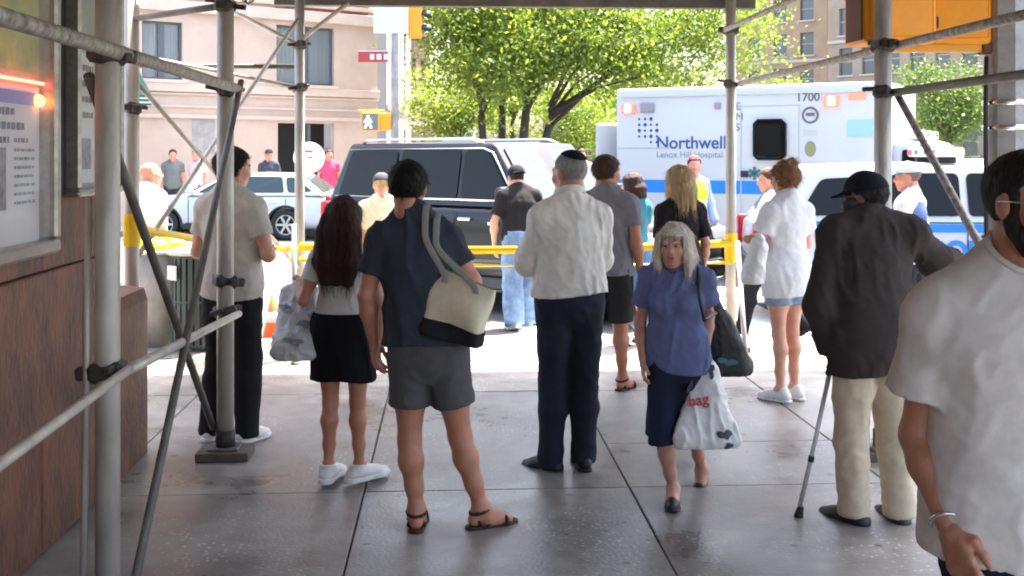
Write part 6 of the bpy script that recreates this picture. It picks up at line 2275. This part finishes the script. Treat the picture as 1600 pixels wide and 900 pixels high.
def bag_mark(r, V, x, z, w, h, material, seed, nm_='print', txt=None):
    """a print laid over the bag's own surface on the camera side: copies the faces' positions"""
    sel = V[(np.abs(V[:, 0] - x) < w) & (np.abs(V[:, 2] - z) < h)]
    rd = np.random.RandomState(seed)
    # a round-ish blot draped over the camera side of the bag
    ph = rd.rand(4) * 6
    na, nr = 26, 5
    P, F = [], []
    def surf(x_, z_):
        near = V[(np.abs(V[:, 0] - x_) < .013) & (np.abs(V[:, 2] - z_) < .013)]
        return near[:, 1].min() if len(near) else (sel[:, 1].min() if len(sel) else 0)
    P.append((x, surf(x, z) - .004, z))
    for k in range(1, nr + 1):
        for i in range(na):
            a_ = 2 * PI * i / na
            q = k / nr * (.8 + .22 * math.sin(a_ * 2 + ph[0]) + .16 * math.sin(a_ * 3 + ph[1]) + .10 * math.sin(a_ * 5 + ph[2]))
            xx, zz2 = x + math.cos(a_) * q * w / 2, z + math.sin(a_) * q * h / 2
            P.append((xx, surf(xx, zz2) - .004, zz2))
    for i in range(na):
        F.append((0, 1 + (i + 1) % na, 1 + i))
        for k in range(nr - 1):
            o_ = 1 + k * na
            F.append((o_ + i, o_ + (i + 1) % na, o_ + na + (i + 1) % na, o_ + na + i))
    link(nm_, poly_mesh(nm_, P, F, True), material, r)


M_PLAS = mat('plastic_white', (.74, .73, .71), .35, var=.06, scale=6, spec=.5)
M_PLASG = mat('paper_white_grey', (.66, .65, .63), .5, var=.30, scale=9, col2=(.40, .40, .40))
M_PRINT = mat('print_dark', (.05, .05, .055), .5)
M_PRINTR = mat('print_red', (.42, .05, .05), .5)
gl = PEOPLE['girl']
hw = pworld(gl, gl['J']['wrL'] + V3(0, .02, -.03))
p = W(461, 5.92, ZP(566, 5.92))
r, V = plastic_bag('crumpled white shopping bag hanging from the arm of the long haired woman', (hw.x, hw.y, hw.z + .02), p, .24, .12, M_PLASG, 3, fold=.018, flat=.9, top_w=.9, body=.86)
for k, (x, z, w, h_) in enumerate(((.05, .20, .10, .05), (-.06, .28, .08, .05), (.0, .12, .12, .04))):
    bag_mark(r, V, x, z, w, h_, mat('print_grey', (.22, .22, .23), .5), k)
ld = PEOPLE['lady']
hw = pworld(ld, ld['J']['wrL'] + V3(0, .0, -.09))
p = W(1104, 5.52, ZP(704, 5.52))
r, V = plastic_bag('white plastic carrier bag with red and dark prints in the white haired woman\'s hand', (hw.x, hw.y, hw.z + .02), p, .33, .14, M_PLAS, 9, fold=.012, flat=.8, top_w=.28, body=.86)
for k, (x, z, w, h_, m) in enumerate(((.08, .09, .075, .06, M_PRINT), (.10, .035, .06, .03, M_PRINT), (-.075, .30, .03, .09, M_PRINT), (.05, .37, .045, .07, M_PRINT), (-.02, .42, .025, .06, M_PRINT))):
    bag_mark(r, V, x, z, w, h_, m, k + 5)
me = text_mesh('print_lettering', 'bag', .075, .001, .002)
me.transform(Matrix.Rotation(PI / 2, 4, 'X'))
yv = V[(np.abs(V[:, 0] + .02) < .05) & (np.abs(V[:, 2] - .24) < .04)][:, 1].min()
link('print_lettering', me, M_PRINTR, r, loc=(-.085, yv - .006, .215), rot=(0, R_(-8), 0))
# dark handbag on her elbow
hp = W(1140, 5.95, ZP(590, 5.95))
r, V = plastic_bag('dark teal and black handbag carried at the elbow of the white haired woman', W(1118, 5.9, ZP(470, 5.9)), hp, .24, .14, mat('handbag_dark', srgb(44, 52, 54), .5, var=.5, scale=8, col2=srgb(18, 18, 20)[:3]), 5, fold=.010, flat=1.1, name='handbag', top_w=.6, body=.72)
bag_mark(r, V, -.03, .10, .12, .05, mat('print_teal', srgb(60, 110, 125), .5), 2)
sp2 = [pworld(ld, ld['J']['shL'] + V3(.02, .06, .07)), pworld(ld, ld['J']['shL'] + V3(.0, .13, -.10)), pworld(ld, ld['J']['shL'] + V3(-.03, .13, -.24)), pworld(ld, ld['J']['elL'] + V3(-.05, .05, .02))]
Mi = Matrix.Translation(r.location).inverted()
tube('strap', [Mi @ q for q in sp2], .010, mat('handbag_strap', (.03, .03, .035), .6), r, 8)
# white bag at the denim woman's side
r, V = plastic_bag('white cloth bag at the side of the woman in denim shorts', W(1188, 7.7, ZP(372, 7.7)), W(1176, 7.7, ZP(446, 7.7)), .13, .10, M_PLAS, 12, fold=.012, flat=1.0, top_w=.6, body=.8)
# cane
cn = PEOPLE['cane']
hw = pworld(cn, cn['J']['wrL'] + V3(.0, .0, -.085))
tip = W(1248, 5.42, .0)
ck = empty('walking_cane', tip, 0, 'grey aluminium walking cane with black rubber tip and handle', 'cane')
hv = hw - tip
tube('shaft', [(0, 0, .03), tuple(hv * .5), tuple(hv)], .0115, mat('cane_aluminium', (.62, .62, .63), .35, .35), ck, 12)
tube('tip', [(0, 0, 0), (0, 0, .012), tuple(hv.normalized() * .055)], [.024, .022, .015], M_TYRE, ck, 12)
tube('handle', [tuple(hv + Vector((-.03, -.06, .0))), tuple(hv + Vector((0, 0, .012))), tuple(hv + Vector((.02, .07, .0)))], .015, M_TRIM, ck, 10)
tube('height_collar', [tuple(hv * .38), tuple(hv * .42)], .015, M_TRIM, ck, 12)

# ------------------------------------------------------------------ tape, bin, cone, props by the kerb
M_TAPE = mat('tape_yellow', (.90, .60, .01), .45, var=.12, scale=5)


def tape(label, pts, w=.075, twist=0.0):
    o = empty('caution_tape', pts[0], 0, label, 'tape', 'yellow tape across the walkway')
    n = 26
    V, F = [], []
    P = [Vector(p) - Vector(pts[0]) for p in pts]
    segs = len(P) - 1
    for i in range(n * segs + 1):
        s_ = min(i // n, segs - 1); t_ = i / n - s_
        p = P[s_].lerp(P[s_ + 1], t_)
        L = (P[s_ + 1] - P[s_]).length
        p.z -= .045 * L * t_ * (1 - t_)
        tw = twist * math.sin(i * .35)
        dz, dy = math.cos(tw) * w / 2, math.sin(tw) * w / 2
        for a in (-1, 1):
            for th in (-.0006, .0006):
                V.append(p + Vector((0, dy * a + th, dz * a)))
    for i in range(n * segs):
        b = i * 4
        for q in ((0, 1, 3, 2),):
            pass
        F += [(b, b + 2, b + 6, b + 4), (b + 1, b + 5, b + 7, b + 3), (b, b + 4, b + 5, b + 1), (b + 2, b + 3, b + 7, b + 6)]
    link('ribbon', poly_mesh('ribbon', V, F, True), M_TAPE, o)
    return o


C0, D0, H0 = LEGS['C'], LEGS['D'], LEGS['H']
zt = ZP(383, 9.85)
tape('upper strip of yellow tape between the two far pipe legs', [(C0.x, C0.y - .055, zt), (D0.x, D0.y - .055, zt + .01)], .068, .12)
tape('lower strip of yellow tape between the two far pipe legs', [(C0.x, C0.y - .060, ZP(403, 9.8)), (D0.x, D0.y - .060, ZP(409, 10))], .034, 1.1)
tape('sagging yellow tape from the corner leg to the far left pipe leg', [(H0.x, H0.y - .06, ZP(352, 7.15)), (C0.x, C0.y - .06, zt - .02)], .05, .35)


def wrap(label, c, z0, z1, r):
    o = empty('tape_wrap', (c.x, c.y, z0), 0, label, 'tape', 'yellow tape knotted on pipe legs')
    for k in range(4):
        z = (z1 - z0) * (k + .5) / 4
        n = 24
        V, F = [], []
        hh = .034
        for i in range(n):
            a = 2 * PI * i / n
            q = r + .004 + .007 * vnoise(np.array(i * .9 + k * 3.3), np.array(k * 1.7), np.array(.3)).item()
            tl_ = .02 * math.sin(a + k)
            V += [(math.cos(a) * q, math.sin(a) * q, z - hh + tl_), (math.cos(a) * q, math.sin(a) * q, z + hh + tl_)]
        for i in range(n):
            j = (i + 1) % n
            F.append((2 * i, 2 * j, 2 * j + 1, 2 * i + 1))
        link('turn', poly_mesh('turn', V, F, True), M_TAPE, o)
    return o


wrap('yellow tape wrapped round the far right pipe leg', D0, ZP(404, 10), ZP(368, 10), .047)
wrap('yellow tape wrapped round the corner pipe leg', H0, ZP(376, 7.15), ZP(342, 7.15), .047)
# slim props tied to the legs
for lab, a, b in (('slim grey prop pipe leaning beside the far right pipe leg', W(1167, 9.05, 0), W(1152, 9.8, ZP(378, 9.8))), ('slim grey prop pipe standing beside the far left pipe leg', W(461, 9.35, 0), W(459, 9.5, ZP(350, 9.5)))):
    o = empty('prop_pipe', a, 0, lab, 'pipe', 'prop pipes by the tape')
    q = b - a
    tube('pipe', [(0, 0, .012), tuple(q * .5), tuple(q)], .021, M_PIPE, o, 12)
    tube('foot', [(0, 0, 0), (0, 0, .02)], .036, M_STEEL, o, 12)
# litter bin
bp = W(312, 10.15)
bn = empty('litter_bin', bp, 0, 'green slatted litter bin with pale lid behind the grey shirt', 'bin')
M_BING = mat('bin_green', (.055, .075, .062), .5, .3, var=.2, scale=8)
for k in range(26):
    a = 2 * PI * k / 26
    box('slat', (math.cos(a) * .245, math.sin(a) * .245, .44), (.012, .042, .80), M_BING, bn, .003, rot=(0, 0, a))
for z in (.05, .44, .84):
    tube('hoop', [(math.cos(t_) * .243, math.sin(t_) * .243, z) for t_ in np.linspace(0, 2 * PI, 33)], .014, M_BING, bn, 8)
tube('liner', [(0, 0, .03), (0, 0, .8)], [.20, .225], mat('bin_liner', (.05, .05, .055), .5), bn, 24)
tube('lid', [(0, 0, .855), (0, 0, .885), (0, 0, .90)], [.285, .29, .24], mat('bin_lid', (.55, .55, .52), .6), bn, 28)
box('notice_plate', (-.20, -.20, .70), (.13, .012, .13), mat('plate_white', (.62, .62, .6), .6), bn, .004, rot=(0, 0, R_(-40)))
# second bin further left holding yellow green bags
bp2 = W(248, 10.4)
b2 = empty('litter_bin', bp2, 0, 'pale bin heaped with yellow green bags by the building corner', 'bin')
tube('body', [(0, 0, 0), (0, 0, .42), (0, 0, .86)], [.24, .26, .28], mat('bin_pale', (.38, .36, .33), .7, var=.25, scale=6), b2, 24)
tube('rim', [(math.cos(t_) * .285, math.sin(t_) * .285, .86) for t_ in np.linspace(0, 2 * PI, 33)], .018, mat('bin_lid', (1, 1, 1)), b2, 8)
for k, (x, y) in enumerate(((-.10, -.04), (.12, .02), (.0, .12), (.02, -.13))):
    V, F = solid([], .014, .02, ells=[((x, y, .90), (.12, .11, .085))], disp=lambda X, Y, Z: .03 * (vnoise(X * 18 + k * 3, Y * 18, Z * 18) - .5))
    link('refuse_bag', np_mesh('refuse_bag', V, F), mat('bag_lime', srgb(206, 214, 40), .4), b2)
# orange cone
cp = W(427, 11.0, ROAD)
co = empty('traffic_cone', cp, 0, 'small orange traffic cone behind the crumpled white bag', 'cone')
tube('cone', [(0, 0, .03), (0, 0, .25), (0, 0, .50)], [.12, .075, .022], mat('cone_orange', (.80, .13, .015), .5), co, 20)
tube('band', [(0, 0, .24), (0, 0, .34)], [.0795, .0585], mat('cone_band', (.7, .7, .7), .4), co, 20)
box('base', (0, 0, .015), (.30, .30, .03), mat('cone_orange', (1, 1, 1)), co, .006)
# round white sign in front of the dark doorway
rs_ = empty('round_sign', W(483, 26.4), -YAW, 'round white sign with red mark on a post before the dark doorway', 'sign')
bm = bmesh.new()
bmesh.ops.create_cone(bm, cap_ends=True, segments=40, radius1=.37, radius2=.37, depth=.02, matrix=Matrix.Rotation(PI / 2, 4, 'X'))
dd = link('disc', bm_mesh('disc', bm), mat('disc_white', (.70, .69, .68), .5), rs_, loc=(0, 0, ZP(246, 26.4)))
box('red_mark', (-.02, -.013, .14), (.20, .004, .05), mat('sign_red', (1, 1, 1)), dd)
box('red_mark', (.02, -.013, .0), (.12, .004, .04), mat('sign_red', (1, 1, 1)), dd)
tube('post', [(0, .03, .0), (0, .03, ZP(246, 26.4) + .2)], .025, M_GALV, rs_, 10)
